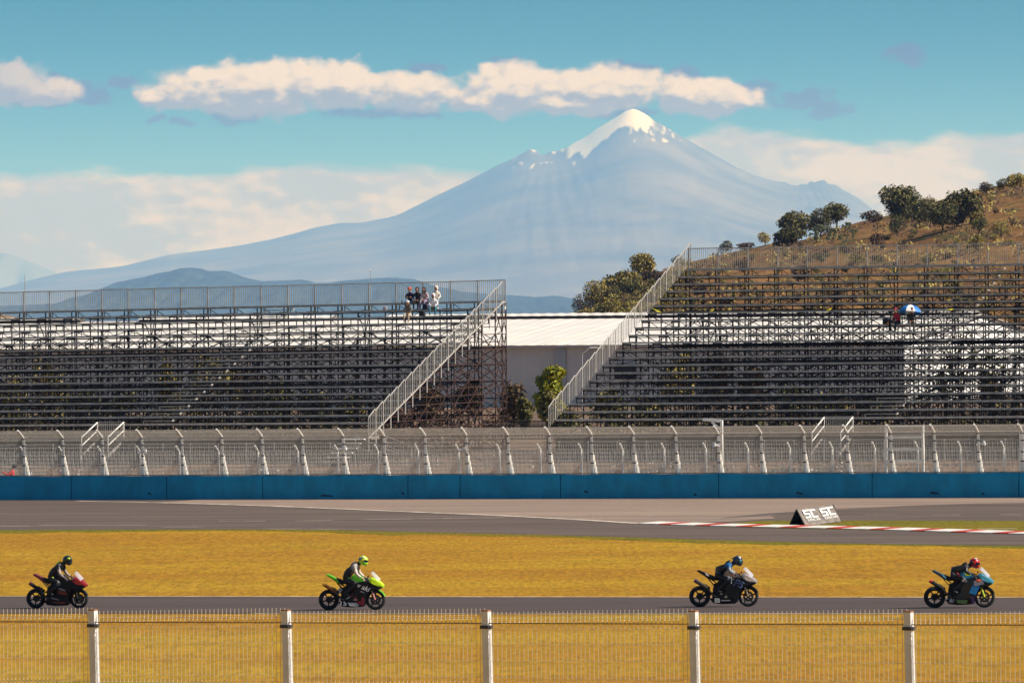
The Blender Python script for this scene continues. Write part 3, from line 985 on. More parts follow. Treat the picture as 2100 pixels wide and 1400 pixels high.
# ------------------------------------------------------------------ near fence
M_NPOST = mat('near_post', (.72, .70, .68), .45, .1, var=.12, vscale=4)
M_NWIRE = mat('near_wire', (.80, .70, .52), .5, .2)
M_NRAIL = mat('old_wire', (.24, .18, .13), .7, .2)
M_RUSTCAP = mat('rusty_cap', (.30, .13, .05), .8, var=.4, vscale=20)
NX = [(-4.634, 70.3), (4.11, 65.45)]
ndir = Vector((NX[1][0] - NX[0][0], NX[1][1] - NX[0][1], 0)) / 4
ndir.z = .0183 * ndir.x
NH = 2.22
nbase = Vector((NX[0][0], NX[0][1], 5.777 - NH))
NL = ndir.length; nd = ndir.normalized(); nperp = Vector((-nd.y, nd.x, 0)).normalized()
nf = empty('mesh_fence', nbase, 0, 'near white post and welded wire fence across the foot of the view', 'fence')
protoP = None; protoM = None
for i in range(-1, 6):
    base = ndir * i
    rr = random.Random(i)
    lean = Vector((.035, 0, 0)) * 1
    if protoP is None:
        ang = math.atan2(nd.y, nd.x)
        m3 = Matrix.Rotation(ang, 3, 'Z')
        mb = MB(); b_, t_ = Vector((.02, 0, -.1)), Vector((-.03, 0, NH + .03))
        mb.bar(b_, t_, .078, .078, up=nperp)
        protoP = mb.build('fence_post', M_NPOST, nf, local=True)
        MB().box((-.03, 0, NH + .035), (.088, .088, .012), ang).build('post_cap', M_RUSTCAP, protoP, local=True)
        for h in (NH - .14, NH - .86, NH - 1.7): MB().box((-.028 + .01 * (NH - h), 0, h), (.105, .11, .035), ang).build('clamp', M_BAND, protoP, local=True)
    else:
        c = copy_tree(protoP, nf); c.location = base
    if i == 5: continue
    if protoM is None:
        mb = MB(); nw = 47; rw = .0048
        def zig(h_list, s):
            return [nd * s + Vector((0, 0, SLOPE * 0)) + nperp * o + Vector((0, 0, h + s * ndir.z / NL)) + nd * .016 * (1 if o < 0 else 0) for h, o in h_list]
        prof = [(NH + .02, 0), (NH - .05, 0), (NH - .10, -.035), (NH - .15, 0), (NH - .76, 0), (NH - .81, -.035), (NH - .86, 0), (NH - 1.5, 0), (NH - 1.55, -.035), (NH - 1.6, 0), (NH - 2.1, 0)]
        for k in range(1, nw):
            mb.path(zig(prof, NL * k / nw), rw, 4)
        up_ = Vector((0, 0, ndir.z / NL))
        def hw(h, o=0, w=.005):
            a = nperp * o + Vector((0, 0, h)); mb.bar(a, a + ndir, w, w)
        for h in (NH - .05, NH - .15, NH - .32, NH - .5, NH - .68, NH - .76, NH - .86, NH - 1.1, NH - 1.3, NH - 1.5, NH - 1.6, NH - 2.0): hw(h, .004, .0045)
        protoM = mb.build('wire_panel', M_NWIRE, nf, local=True, normals=False)
        mb = MB()
        for h in (NH - .10, NH - .81, NH - 1.55): hw(h, -.036, .011)
        protoM2 = mb.build('fold_wire', M_NRAIL, protoM, local=True, normals=False)
        protoM.location = base
    else:
        c = copy_tree(protoM, nf); c.location = base
protoP.location = ndir * -1; protoM.location = ndir * -1

# ------------------------------------------------------------------ hangar
M_ROOF = mat('white_roof_sheet', (.80, .75, .68), .55, var=.06, vscale=.4)
M_HWALL = mat('grey_wall_sheet', (.68, .62, .60), .6, var=.08, vscale=.3)
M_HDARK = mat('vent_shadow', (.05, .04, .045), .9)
M_TRIM = mat('roof_trim', (.55, .5, .46), .6)
M_SEAM = mat('roof_seam', (.70, .64, .57), .7)


def HC(t, off, z):
    X = t * CA + off * SA
    return Vector((X, WALL_Y - t * SA + off * CA, z + .0037 * X))


OH = 149.4; WH = 19.6; ZE = 6.88; ZR = 8.86
tH1 = T(1855, OH); tH0 = tH1 - 135
hg = empty('hangar', HC((tH0 + tH1) / 2, OH, 2.2), 0, 'long low grey hangar with a bright white sheet roof behind both grandstands', 'building')


def sheet_wall(mb, t0, t1, off, z0, z1, pitch=.5, dep=.06):
    n = int(abs(t1 - t0) / pitch); vs = []
    for i in range(n + 1):
        t = t0 + (t1 - t0) * i / n; o = off + (dep if i % 2 else 0)
        vs += [HC(t, o, z0), HC(t, o, z1)]
    mb.add(vs, [(2 * i, 2 * i + 2, 2 * i + 3, 2 * i + 1) for i in range(n)])


mb = MB(); sheet_wall(mb, tH0, tH1, OH, .8, ZE); mb.build('front_wall', M_HWALL, hg)
mb = MB()
vs = [HC(tH1, OH, .8), HC(tH1, OH + 2 * WH, .8), HC(tH1, OH + 2 * WH, ZE), HC(tH1, OH + WH, ZR), HC(tH1, OH, ZE)]
mb.add(vs + [v - UV * .3 for v in vs], [(0, 1, 2, 3, 4), (9, 8, 7, 6, 5)] + [(i, 5 + i, 5 + (i + 1) % 5, (i + 1) % 5) for i in range(5)])
mb.build('gable_wall', mat('gable_sheet', (.80, .78, .76), .6, var=.05, vscale=.4), hg)
for sgn in (0, 1):
    mb = MB(); n = int((tH1 - tH0) / .55); vs = []
    for i in range(n + 1):
        t = tH0 + (tH1 + .4 - tH0) * i / n; dz = .02 if i % 2 else 0
        o_e = OH - .4 if sgn == 0 else OH + 2 * WH + .4
        vs += [HC(t, o_e, ZE + .02 + dz), HC(t, OH + WH, ZR + .06 + dz)]
    mb.add(vs, [(2 * i, 2 * i + 2, 2 * i + 3, 2 * i + 1) for i in range(n)])
    mb.build('roof_slope', M_ROOF, hg)
MB().bar(HC(tH0, OH - .42, ZE - .08), HC(tH1 + .4, OH - .42, ZE - .08), .12, .16).build('eave_trim', M_TRIM, hg)
for a, b in ((-60, 170), (290, 690), (795, 2010)):
    ta, tb = T(a, OH + WH), min(T(b, OH + WH), tH1)
    mb = MB(); mb.bar(HC(ta, OH + WH, ZR + .14), HC(tb, OH + WH, ZR + .14), 1.0, .16); mb.build('vent_throat', M_HDARK, hg)
    mb = MB(); n = max(2, int((tb - ta) / .5)); vs = []
    for i in range(n + 1):
        t = ta + (tb - ta) * i / n; dz = .04 if i % 2 else 0
        vs += [HC(t, OH + WH - .75, ZR + .22 + dz), HC(t, OH + WH, ZR + .42 + dz), HC(t, OH + WH + .75, ZR + .22 + dz)]
    mb.add(vs, [f for i in range(n) for f in ((3 * i, 3 * i + 3, 3 * i + 4, 3 * i + 1), (3 * i + 1, 3 * i + 4, 3 * i + 5, 3 * i + 2))]).build('ridge_vent', M_ROOF, hg)
for px in range(60, 1860, 118):
    t = T(px, OH); mb = MB(); mb.bar(HC(t, OH - .3, ZE + .10), HC(t + .0, OH + WH - .9, ZR - .02), .07, .03)
    mb.build('roof_seam', M_SEAM, hg)
for px in (1146,):
    t = T(px, OH - .3); MB().box(HC(t, OH - .05, 3.85), (.9, .05, 5.6), -YAW).build('light_panel', mat('translucent_panel', (.46, .46, .50), .4), hg)
t = T(1204, OH - .4); MB().tube(HC(t, OH - .35, 1.0), HC(t, OH - .35, ZE), .12, n=8).build('downpipe', M_TRIM, hg)
mb = MB(); mb.box(HC(T(1280, OH - .3), OH - .2, 4.9), (1.6, .15, 1.1), -YAW); mb.build('window_opening', M_HDARK, hg)

# distant low pieces in the gap between the stands
M_DKM = mat('dark_mesh', (.045, .04, .038), .9)
gf = empty('low_fence', Cc(T(1000, 62), 62, 1.6), 0, 'low dark fence on the ground between the two grandstands', 'fence')
mb = MB(); a, b = T(990, 62), T(1150, 62)
for k in range(60): mb.bar(Cc(a + (b - a) * k / 59, 62, 1.5), Cc(a + (b - a) * k / 59, 62, 2.85), .03)
for h in (1.7, 2.1, 2.5, 2.75): mb.bar(Cc(a, 62, h), Cc(b, 62, h), .05)
mb.build('fence_bars', M_DKM, gf, normals=False)

# masts and lamp
M_MAST = mat('mast_grey', (.35, .34, .34), .6)
def mast(px, y0, y1, D, w, label, lamp=True, arm=0):
    a, b = P(px, y1, D), P(px, y0, D)
    a.z = min(a.z, 2.0)
    S = empty('light_mast', a, 0, label, 'mast')
    MB().tube(a, b, w, w * .7, 8).build('pole', M_MAST, S)
    if lamp: MB().ell(b + Vector((0, 0, .1)), (w * 3, w * 3, w * 2.2)).build('lamp_head', M_WHITE, S, smooth=True)
    if arm:
        c = b + Vector((arm * .55, -.1, .45)); mb = MB(); mb.tube(b, c, w * .8, n=6); mb.tube(c, c + Vector((arm * .5, 0, .02)), w * .8, n=6); mb.build('arm', M_WHITE, S)
        MB().box(c + Vector((arm * .75, 0, .0)), (.5, .16, .08)).build('lamp_head', M_WHITE, S)


mast(50.5, 563, 640, 850, .05, 'thin lattice mast far off at the left edge', False)
mast(760, 556, 640, 850, .045, 'thin distant mast with a white lamp above the left stand rail')
mast(1194, 726, 840, 459, .05, 'curved street lamp in front of the grey hangar wall', False, 1)

# ------------------------------------------------------------------ A-frame advertising board
def text_geo(s, size=1.0, ext=0.0, bold=0.0):
    cu = bpy.data.curves.new('txt', 'FONT'); cu.body = s; cu.size = size; cu.extrude = ext; cu.offset = bold
    o = bpy.data.objects.new('txt', cu); col.objects.link(o)
    dg = bpy.context.evaluated_depsgraph_get(); dg.update()
    me = bpy.data.meshes.new_from_object(o.evaluated_get(dg))
    vs = [tuple(v.co) for v in me.vertices]; fs = [tuple(p.vertices) for p in me.polygons]
    bpy.data.objects.remove(o); bpy.data.curves.remove(cu); bpy.data.meshes.remove(me)
    x0 = min(v[0] for v in vs); x1 = max(v[0] for v in vs); y0 = min(v[1] for v in vs); y1 = max(v[1] for v in vs)
    return [((v[0] - x0) / (x1 - x0), (v[1] - y0) / (y1 - y0)) for v in vs], fs


M_VINYL = mat('grey_banner', (.20, .165, .14), .6, var=.3, vscale=3, bump=.4, bscale=3)
M_VWHITE = mat('banner_white', (.88, .86, .82), .6)
M_VDARK = mat('banner_inside', (.05, .045, .045), .9)
bA, bB = G(1651, 1079.3), P(1726, 1069.3, G(1651, 1079.3).y + 4.6)
back = (G(1618, 1078.6) - bA)
ap = (G(1633.5, 1079) - bA)
HB = .70
ad = empty('advertising_board', bA, 0, 'grey tent-shaped advertising board with white SC lettering on the grass island', 'sign')
L_ = bB - bA
front = lambda s, t, lift=0: bA + L_ * s + ap * t + Vector((0, 0, .02 + (HB + .02 * math.sin(s * 9)) * t)) + lift * fn
fn = L_.cross(ap + Vector((0, 0, HB))).normalized()
if fn.y > 0: fn = -fn
vs = []; n = 12
for i in range(n + 1):
    for t in (0, .33, .66, 1.0): vs.append(front(i / n, t, .012 * math.sin(i * 2.1 + t * 5)))
MB().add(vs, [(i * 4 + j, (i + 1) * 4 + j, (i + 1) * 4 + j + 1, i * 4 + j + 1) for i in range(n) for j in range(3)]).build('front_face', M_VINYL, ad)
vs = []
for i in range(n + 1):
    for t in (0, 1): vs.append(bA + L_ * i / n + back + (ap - back) * t + Vector((0, 0, .02 + HB * t - .01)) - Vector((0, 0, 0)))
MB().add(vs, [(i * 2, i * 2 + 2, i * 2 + 3, i * 2 + 1) for i in range(n)]).build('rear_face', M_VDARK, ad)
for s in (0.005, .995):
    mb = MB(); mb.bar(front(s, 0), front(s, 1), .04); mb.bar(bA + L_ * s + back, front(s, 1), .04); mb.build('end_frame', M_VDARK, ad)


def put_text(mb, vs, fs, s0, s1, t0, t1, lift=.045):
    mb.add([front(s0 + (s1 - s0) * x, t0 + (t1 - t0) * y, lift) for x, y in vs], fs)


def rects(mb, rs, s0, s1, t0, t1):
    for (x0, y0, x1, y1) in rs:
        mb.add([front(s0 + (s1 - s0) * x, t0 + (t1 - t0) * y, .045) for x, y in ((x0, y0), (x1, y0), (x1, y1), (x0, y1))], [(0, 1, 2, 3)])


S_R = [(0, .82, .46, 1), (0, .58, .13, .82), (0, .41, .46, .58), (.33, .18, .46, .41), (0, 0, .46, .18)]
C_R = [(.46, .82, 1, 1), (.54, .18, .68, .82), (.54, 0, 1, .18)]
for s0, s1 in ((.10, .44), (.56, .92)):
    mb = MB(); rects(mb, S_R + C_R, s0, s1, .40, .88); mb.build('letters', M_VWHITE, ad, normals=False)
    mb = MB(); v_, f_ = text_geo('SUPERCOPA'); put_text(mb, v_, f_, s0 + .02, s1 + .02, .22, .35); mb.build('lettering', M_VWHITE, ad, normals=False)
# ------------------------------------------------------------------ hill on the right
from mathutils import noise as mn


def fbm(x, y, z=0.0, o=4):
    v = 0; a = 1; s = 0
    for i in range(o):
        v += a * mn.noise(Vector((x, y, z)) * (2 ** i)); s += a; a *= .5
    return v / s


def interp(pts, x):
    if x <= pts[0][0]: return pts[0][1]
    for (a, ya), (b, yb) in zip(pts, pts[1:]):
        if x <= b: return ya + (yb - ya) * (x - a) / (b - a)
    return pts[-1][1]


HSIL = [(1090, 700), (1165, 668), (1180, 650), (1215, 628), (1255, 604), (1300, 578), (1340, 562), (1400, 541), (1500, 518), (1580, 500), (1650, 492), (1700, 476), (1760, 456), (1800, 446),
        (1850, 438), (1900, 420), (1950, 404), (2000, 392), (2060, 378), (2100, 369), (2250, 345), (2500, 320), (2900, 330)]
HD0, HDR, HD1 = 620.0, 1073.0, 2100.0


def hill_z(px, D):
    k = (px - 1050) / FPX; X = k * D
    base = 2.2 if D < HDR else 2.2
    r = ray(px, interp(HSIL, px)); zs = CAMZ + r.z * HDR / r.y
    amp = max(0.0, zs - base)
    if D <= HDR:
        t = (D - HD0) / (HDR - HD0)
        f = t ** 1.05 if t > 0 else 0
        f = f * .88 + .12 * smooth01(t)
    else:
        t = (D - HDR) / (HD1 - HDR); f = math.cos(min(1, t) * math.pi / 2) ** .8 if t < 1 else 0
        f = min(1, f) - .02 * t
    nz = fbm(X * .03, D * .014, 3.1) * 1.5 + fbm(X * .15, D * .06, 8) * .45
    edge = math.sin(math.pi * min(1, max(0, t))) if D <= HDR else min(1, t * 3)
    return base + amp * f + nz * edge * min(1, max(0, amp / 8))


def hill_hit(px, py):
    D = HD0 + 8
    while D < HDR:
        z = hill_z(px, D); k = ray(px, py)
        if z >= CAMZ + k.z * D / k.y: break
        D += 5
    k = (px - 1050) / FPX
    return Vector((ray(px, py).x / ray(px, py).y * D, D, hill_z(px, D))), D


def build_hill():
    pxs = [1060 + 12 * i for i in range(0, 120)] + [2500 + 60 * i for i in range(12)]
    Ds = [HD0 + (HDR - HD0) * i / 44 for i in range(45)] + [1110, 1160, 1240, 1340, 1480, 1680, 1900, 2100]
    mb = MB()
    for D in Ds:
        for px in pxs:
            X = (px - 1050) / FPX * D
            mb.v.append((X, D, hill_z(px, D)))
    n = len(pxs)
    for j in range(len(Ds) - 1):
        for i in range(n - 1):
            a = j * n + i; mb.f.append((a, a + 1, a + n + 1, a + n)); mb.m.append(0)
    m = bpy.data.materials.new('hill_grass'); m.use_nodes = True
    t = m.node_tree; N = NT(t); b = t.nodes['Principled BSDF']; b.inputs['Roughness'].default_value = .95; b.inputs['Specular IOR Level'].default_value = .1
    vec = N.n('ShaderNodeTexCoord').outputs['Object']
    f1 = N.noise(N.v('MULTIPLY', vec, (.06, .02, .1)), 1, 8, .65)
    f2 = N.noise(N.v('MULTIPLY', vec, (.4, .14, .4)), 1, 8, .7)
    f3 = N.noise(N.v('MULTIPLY', vec, (.16, .05, .16)), 1.4, 6, .6)
    c = N.mix(N.ss(f1, .4, .6), (.19, .092, .030, 1), (.29, .155, .050, 1))
    c = N.mix(N.ss(f2, .45, .7, 0, .8), c, (.105, .058, .026, 1))
    c = N.mix(N.ss(f3, .53, .62, 0, .9), c, (.095, .082, .024, 1))
    t.links.new(c, b.inputs['Base Color'])
    bn = N.n('ShaderNodeBump'); bn.inputs['Strength'].default_value = 1.0; bn.inputs['Distance'].default_value = .6
    t.links.new(f2, bn.inputs['Height']); t.links.new(bn.outputs[0], b.inputs['Normal'])
    h = mb.build('hill', m, origin=(0, 0, 0), smooth=True)
    tag(h, 'dry orange hillside with scattered shrubs rising on the right', None, None, 'structure')


build_hill()

# ------------------------------------------------------------------ far mountain and blue ridges
MD = 60000.0
MSIL = [(-500, 640), (-100, 612), (0, 592), (60, 575), (135, 557), (250, 546), (350, 522), (430, 512), (500, 502), (560, 490), (600, 480), (650, 466), (700, 457), (740, 457), (800, 446), (820, 440), (860, 420), (900, 400), (950, 376), (1000, 351),
        (1020, 340), (1045, 329), (1062, 321), (1076, 314), (1088, 306), (1096, 307), (1104, 311), (1110, 318), (1120, 318), (1130, 311), (1142, 311), (1150, 307), (1165, 303), (1180, 293), (1200, 283), (1225, 265), (1250, 250),
        (1270, 238), (1285, 228), (1300, 223.5), (1313, 227), (1330, 237), (1345, 249), (1360, 256), (1380, 268), (1400, 280), (1420, 291), (1450, 308), (1480, 325), (1510, 342), (1550, 360), (1580, 369), (1605, 374),
        (1613, 373), (1620, 378), (1635, 381), (1648, 377), (1656, 379), (1664, 372), (1674, 375), (1680, 371), (1693, 369), (1700, 378), (1715, 379), (1735, 392), (1760, 405), (1785, 424), (1800, 437), (1850, 468), (1950, 520), (2100, 570), (2300, 600), (2600, 640)]


def pxm(D): return D / FPX


def build_mountain():
    xs = [-500 + 40 * i for i in range(12)] + [x for x in range(-20, 1000, 16)] + [x for x in range(1000, 1820, 4)] + [1830 + 25 * i for i in range(32)]
    rows = 110
    mb = MB(); snow = []
    W = 20000.0
    def zsm(px, f):
        w = 230 * (1 - f) ** .55
        if w < 3: return ztop(px)
        return sum(ztop(px + w * k / 4) * (5 - abs(k)) for k in range(-4, 5)) / 25
    ztop = lambda px: CAMZ + ray(px, interp(MSIL, px)).z * MD / FPX
    for j in range(rows + 6):
        for px in xs:
            zs = ztop(px)
            if j <= rows:
                f = 1 - (1 - j / rows) ** 1.5          # 0 at the foot, 1 on the ridge line
                zs = zsm(px, f)
                D = MD - (1 - f) * W
                # the flanks: cross-ridges running down from the summit
                s = f ** 1.25
                X = (px - 1050) * pxm(MD) * (1 + (D / MD - 1) * .35)
                sx = (px - 1300) / 100.0
                ang = sx / (1.15 - f + .05)
                rg = fbm(sx * 2.2 + 5, f * 3.0, 2.0, 5) * .55 + fbm(sx * 7, f * 16, 7.0, 4) * .2
                e = math.sin(math.pi * min(1, f)) * 1.0
                if px > 1000 and px < 1450: e = max(e, .35 * (1 - abs(f - .93) * 6)) if f < .99 else 0
                z = 20 + (zs - 20) * s * (1 + .0 * ang) + rg * e * (zs * .012)
                z = min(z, 20 + (zs - 20) * max(s, f ** .8))
                if f == 1: z = zs + fbm(px * .15, 0, 1, 3) * 8
            else:
                b = (j - rows) / 6; D = MD + b * 20000; z = zs * (1 - b) ** 1.2 - 5; X = (px - 1050) * pxm(MD) * (1 + (D / MD - 1) * .35)
            mb.v.append((X, D, z))
            q = proj((X, D, z)); qx, qy = q
            # snow cap: patch outlined on the upper cone, longer on the left flank
            nn = fbm(qx * .045, qy * .03, 4.0, 4) * 26 + fbm(qx * .2, qy * .06, 9.0, 3) * 12
            low = interp([(1100, 295), (1155, 322), (1168, 330), (1180, 316), (1190, 312), (1200, 327), (1210, 312), (1225, 300), (1240, 292), (1252, 276), (1262, 267), (1275, 262), (1292, 261), (1305, 268), (1315, 262), (1326, 276), (1334, 258), (1344, 270), (1350, 252), (1400, 262)], qx)
            sn = smooth01((low + nn * .42 - qy) / 5 + .3)
            rib = interp([(1100, 0), (1160, 0), (1170, 1), (1250, 1), (1330, 1), (1345, 0)], qx)
            sn *= rib
            stre = fbm(qx * .07, qy * .07, 15, 5)
            if 1050 < qx < 1180 and 300 < qy < 345: sn = max(sn, .75 * smooth01((stre - .12) * 6))
            if 1290 < qx < 1420 and qy < 292: sn = max(sn, .55 * smooth01((fbm(qx * .09, qy * .06, 22, 4) - .05) * 5))
            dust = smooth01((fbm(qx * .02, qy * .016, 31, 5) - .15) * 3) * .05
            snow.append(min(1, max(sn, dust)))
    n = len(xs)
    for j in range(rows + 5):
        for i in range(n - 1):
            a = j * n + i; mb.f.append((a, a + 1, a + n + 1, a + n)); mb.m.append(0)
    m = bpy.data.materials.new('mountain_rock'); m.use_nodes = True
    t = m.node_tree; N = NT(t); b = t.nodes['Principled BSDF']; b.inputs['Roughness'].default_value = .95; b.inputs['Specular IOR Level'].default_value = .05
    at = N.n('ShaderNodeAttribute', attribute_name='snow').outputs['Fac']
    vec = N.n('ShaderNodeTexCoord').outputs['Object']
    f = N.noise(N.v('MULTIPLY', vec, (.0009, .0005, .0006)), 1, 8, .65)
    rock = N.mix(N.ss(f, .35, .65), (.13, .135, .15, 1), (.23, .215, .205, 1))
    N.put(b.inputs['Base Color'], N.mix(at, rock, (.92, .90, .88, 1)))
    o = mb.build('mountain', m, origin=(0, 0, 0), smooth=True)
    a = o.data.attributes.new('snow', 'FLOAT', 'POINT'); a.data.foreach_set('value', snow)
    tag(o, 'snow-capped volcano far away in blue haze', None, None, 'structure')


def ridge(name, sil, D, depth, m, label, seed=0, rough=2.0):
    mb = MB(); x0, x1 = sil[0][0], sil[-1][0]; st = 5 if D > 2000 else 10
    xs = [x0 + st * i for i in range(int((x1 - x0) / st) + 1)]
    rows = 18
    for j in range(rows + 3):
        for px in xs:
            zs = CAMZ + ray(px, interp(sil, px)).z * D / FPX + fbm(px * .11, seed, 0, 4) * rough * pxm(D)
            f = j / rows
            if f <= 1:
                d = D - (1 - f) * depth; z = (zs) * f ** 1.3 + math.sin(math.pi * f) * fbm(px * .03, f * 4, seed + 3, 4) * zs * .3 - 3 * (1 - f)
                z = min(z, zs * f ** .5)
            else:
                d = D + (f - 1) * depth * 3; z = zs * (1 - (f - 1) * 8)
            X = (px - 1050) * pxm(D); mb.v.append((X, d, z))
    n = len(xs)
    for j in range(rows + 2):
        for i in range(n - 1):
            a = j * n + i; mb.f.append((a, a + 1, a + n + 1, a + n)); mb.m.append(0)
    tag(mb.build(name, m, origin=(0, 0, 0), smooth=True), label, None, None, 'structure')


build_mountain()
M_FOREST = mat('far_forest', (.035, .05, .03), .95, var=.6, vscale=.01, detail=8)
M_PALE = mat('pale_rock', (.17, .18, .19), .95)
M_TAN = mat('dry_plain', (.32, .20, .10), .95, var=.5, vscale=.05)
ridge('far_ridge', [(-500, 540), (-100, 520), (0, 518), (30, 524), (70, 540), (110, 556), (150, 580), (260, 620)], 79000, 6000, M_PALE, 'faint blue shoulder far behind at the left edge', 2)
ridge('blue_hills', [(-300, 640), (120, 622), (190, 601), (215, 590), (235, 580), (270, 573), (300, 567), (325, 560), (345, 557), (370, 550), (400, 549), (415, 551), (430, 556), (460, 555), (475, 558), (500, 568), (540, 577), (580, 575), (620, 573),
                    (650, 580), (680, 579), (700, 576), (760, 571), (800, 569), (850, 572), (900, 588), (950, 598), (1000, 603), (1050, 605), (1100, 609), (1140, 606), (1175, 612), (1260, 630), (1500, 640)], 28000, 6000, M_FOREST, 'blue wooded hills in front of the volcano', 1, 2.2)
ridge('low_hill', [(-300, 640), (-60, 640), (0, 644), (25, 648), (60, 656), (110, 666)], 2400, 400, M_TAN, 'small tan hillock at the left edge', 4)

# ------------------------------------------------------------------ plants
def leaf_mat(name, c, c2, tr=.25):
    m = bpy.data.materials.new(name); m.use_nodes = True
    t = m.node_tree; N = NT(t); b = t.nodes['Principled BSDF']; b.inputs['Roughness'].default_value = .7; b.inputs['Specular IOR Level'].default_value = .2
    vec = N.n('ShaderNodeTexCoord').outputs['Object']
    oi = N.n('ShaderNodeObjectInfo').outputs['Random']
    f = N.noise(vec, 1.3, 4, .6)
    f2 = N.noise(vec, 9, 3, .7)
    cc = N.mix(N.ss(f, .35, .65), c + (1,), c2 + (1,))
    k = N.m('MULTIPLY', N.ss(f2, .25, .75, .6, 1.35), N.m('ADD', N.m('MULTIPLY', oi, .5), .75))
    t.links.new(N.mix(1.0, cc, N.cxyz(k, k, k), 'MULTIPLY'), b.inputs['Base Color'])
    return m


L_OAK = leaf_mat('oak_leaves', (.10, .10, .034), (.21, .18, .055))
L_OLIVE = leaf_mat('olive_leaves', (.21, .18, .045), (.36, .27, .07))
L_BROWN = leaf_mat('brown_leaves', (.115, .065, .03), (.075, .055, .022))
L_YEL = leaf_mat('yellow_green_leaves', (.42, .38, .02), (.24, .26, .03))
L_DARK = leaf_mat('dark_leaves', (.085, .085, .025), (.17, .14, .04))
L_TWIG = leaf_mat('dry_twigs', (.12, .075, .045), (.075, .05, .03))
M_BARK = mat('bark', (.075, .05, .035), .9, var=.4, vscale=3)
M_NOPAL = mat('cactus_pad', (.10, .115, .04), .7, var=.3, vscale=3, rnd=.3)


def crown(mb, blobs, n, size, rg, flat=1.0):
    tot_ = sum(b[3] * b[4] * b[5] for b in blobs)
    for (cx, cy, cz, rx, ry, rz) in blobs:
        k = max(8, int(n * rx * ry * rz / tot_))
        for _ in range(k):
            while True:
                v = Vector((rg.uniform(-1, 1), rg.uniform(-1, 1), rg.uniform(-1, 1)))
                if .15 < v.length < 1: break
            v = v.normalized() * (.45 + .6 * rg.random() ** .6) * (1 + .22 * mn.noise(v.normalized() * 2.3 + Vector((cx, cy, cz))))
            p = Vector((cx + v.x * rx, cy + v.y * ry, cz + v.z * rz))
            s = size * rg.uniform(.55, 1.35)
            a = Vector((rg.gauss(0, 1), rg.gauss(0, 1), rg.gauss(0, 1))).normalized()
            b = a.orthogonal().normalized() * s; c = a.cross(b.normalized()) * s * rg.uniform(.45, .9)
            mb.add([p - b, p - c * .6 + b * .2, p + b, p + c], [(0, 1, 2, 3)])


def make_tree(kind, w, h, th, leafm, n=1400, seed=1, name='oak_tree', label='', group=None, leaf=.22, bushy=False):
    """local model: trunk with limbs and a leafy crown of several lobes"""
    rg = random.Random(seed)
    root = empty(name, (0, 0, 0), 0, label, 'bush' if bushy else 'tree', group)
    blobs = []
    R_ = w / 2; ch = h - th
    nb = 4 if bushy else 7
    for i in range(nb):
        a = rg.uniform(0, 6.28); d = R_ * rg.uniform(.25, .62); s = rg.uniform(.36, .55)
        zc = th + ch * (rg.uniform(.3, .75) - .12 * (d / R_))
        blobs.append((math.cos(a) * d, math.sin(a) * d * .8, zc, R_ * s, R_ * s * .9, ch * rg.uniform(.24, .36)))
    blobs.append((rg.uniform(-.1, .1) * w, 0, th + ch * .62, R_ * .6, R_ * .55, ch * .38))
    if kind == 'tall': blobs = [(rg.uniform(-.16, .16) * w, rg.uniform(-.1, .1) * w, th + ch * (i + .5) / 7, R_ * (1.0 - .45 * abs(i / 6 - .35)) * rg.uniform(.6, .9), R_ * .7, ch * .13) for i in range(7)]
    if kind == 'cone': blobs = [(0, 0, th + ch * (i + .4) / 6, R_ * (1.05 - i / 6.2), R_ * (1.05 - i / 6.2), ch * .11) for i in range(6)]
    mb = MB(); crown(mb, blobs, n, leaf, rg)
    mb.build('crown', leafm, root, local=True, normals=False)
    mb = MB()
    r0 = max(.05, w * .028)
    top = Vector((rg.uniform(-.08, .08) * w, 0, th + ch * .35))
    mid = Vector((rg.uniform(-.06, .06) * w, 0, max(.1, th * .6)))
    mb.tube((0, 0, -.3), mid, r0 * 1.3, r0, 7); mb.tube(mid, top, r0, r0 * .6, 7)
    for (cx, cy, cz, rx, ry, rz) in blobs[:6]:
        mb.tube(mid.lerp(top, rg.uniform(.1, .8)), (cx, cy, cz), r0 * .55, r0 * .18, 5)
    mb.build('trunk', M_BARK, root, local=True)
    return root


PROT = {}


def tree_at(px, py, wpx, hpx, leafm, label, kind='round', seed=1, name='oak_tree', th=.28, n=1500, leaf=None, group=None, bushy=False, D=None, z=None, key=None):
    if D is None: p, D = hill_hit(px, py)
    else:
        p = P(px, py, D)
        if z is not None: p.z = z
    w, h = wpx * D / FPX, hpx * D / FPX
    t = make_tree(kind, w * 1.12, h * 1.05, h * th * .8, leafm, int(n * 1.9), seed, name, label, group, leaf or max(.11, w * .038), bushy)
    t.location = p; t.location.z -= .05 * h
    return t


hg_ = 'trees standing on the dry hillside'
A = tree_at
A(1634, 487, 74, 62, L_OAK, 'dark rounded oak, leftmost of the trio on the hill brow', seed=11, group=hg_)
A(1684, 489, 50, 62, L_OAK, 'narrow dark oak in the middle of the trio on the hill brow', seed=12, group=hg_)
A(1716, 474, 62, 58, L_OAK, 'broad dark oak, rightmost of the trio, sky showing under its crown', seed=13, group=hg_, th=.33)
A(1618, 505, 74, 40, L_DARK, 'wide low dark bush at the foot of the leftmost oak', seed=14, name='bush', th=.05, bushy=True)
A(1838, 480, 84, 98, L_OAK, 'largest oak on the hill with a wide spreading crown', seed=15, group=hg_, th=.38, n=2600)
A(1838, 486, 40, 46, L_OAK, 'small dark oak right under the largest one', seed=16, group=hg_, n=900)
A(1886, 470, 60, 64, L_DARK, 'dark oak just right of the largest one', seed=17, group=hg_)
A(1908, 468, 44, 66, L_OAK, 'slim oak between the largest oak and the dense clump', seed=18, group=hg_, n=1000)
A(1932, 482, 62, 70, L_DARK, 'dark oak with a bare stem in the middle of the hill clump', seed=19, group=hg_)
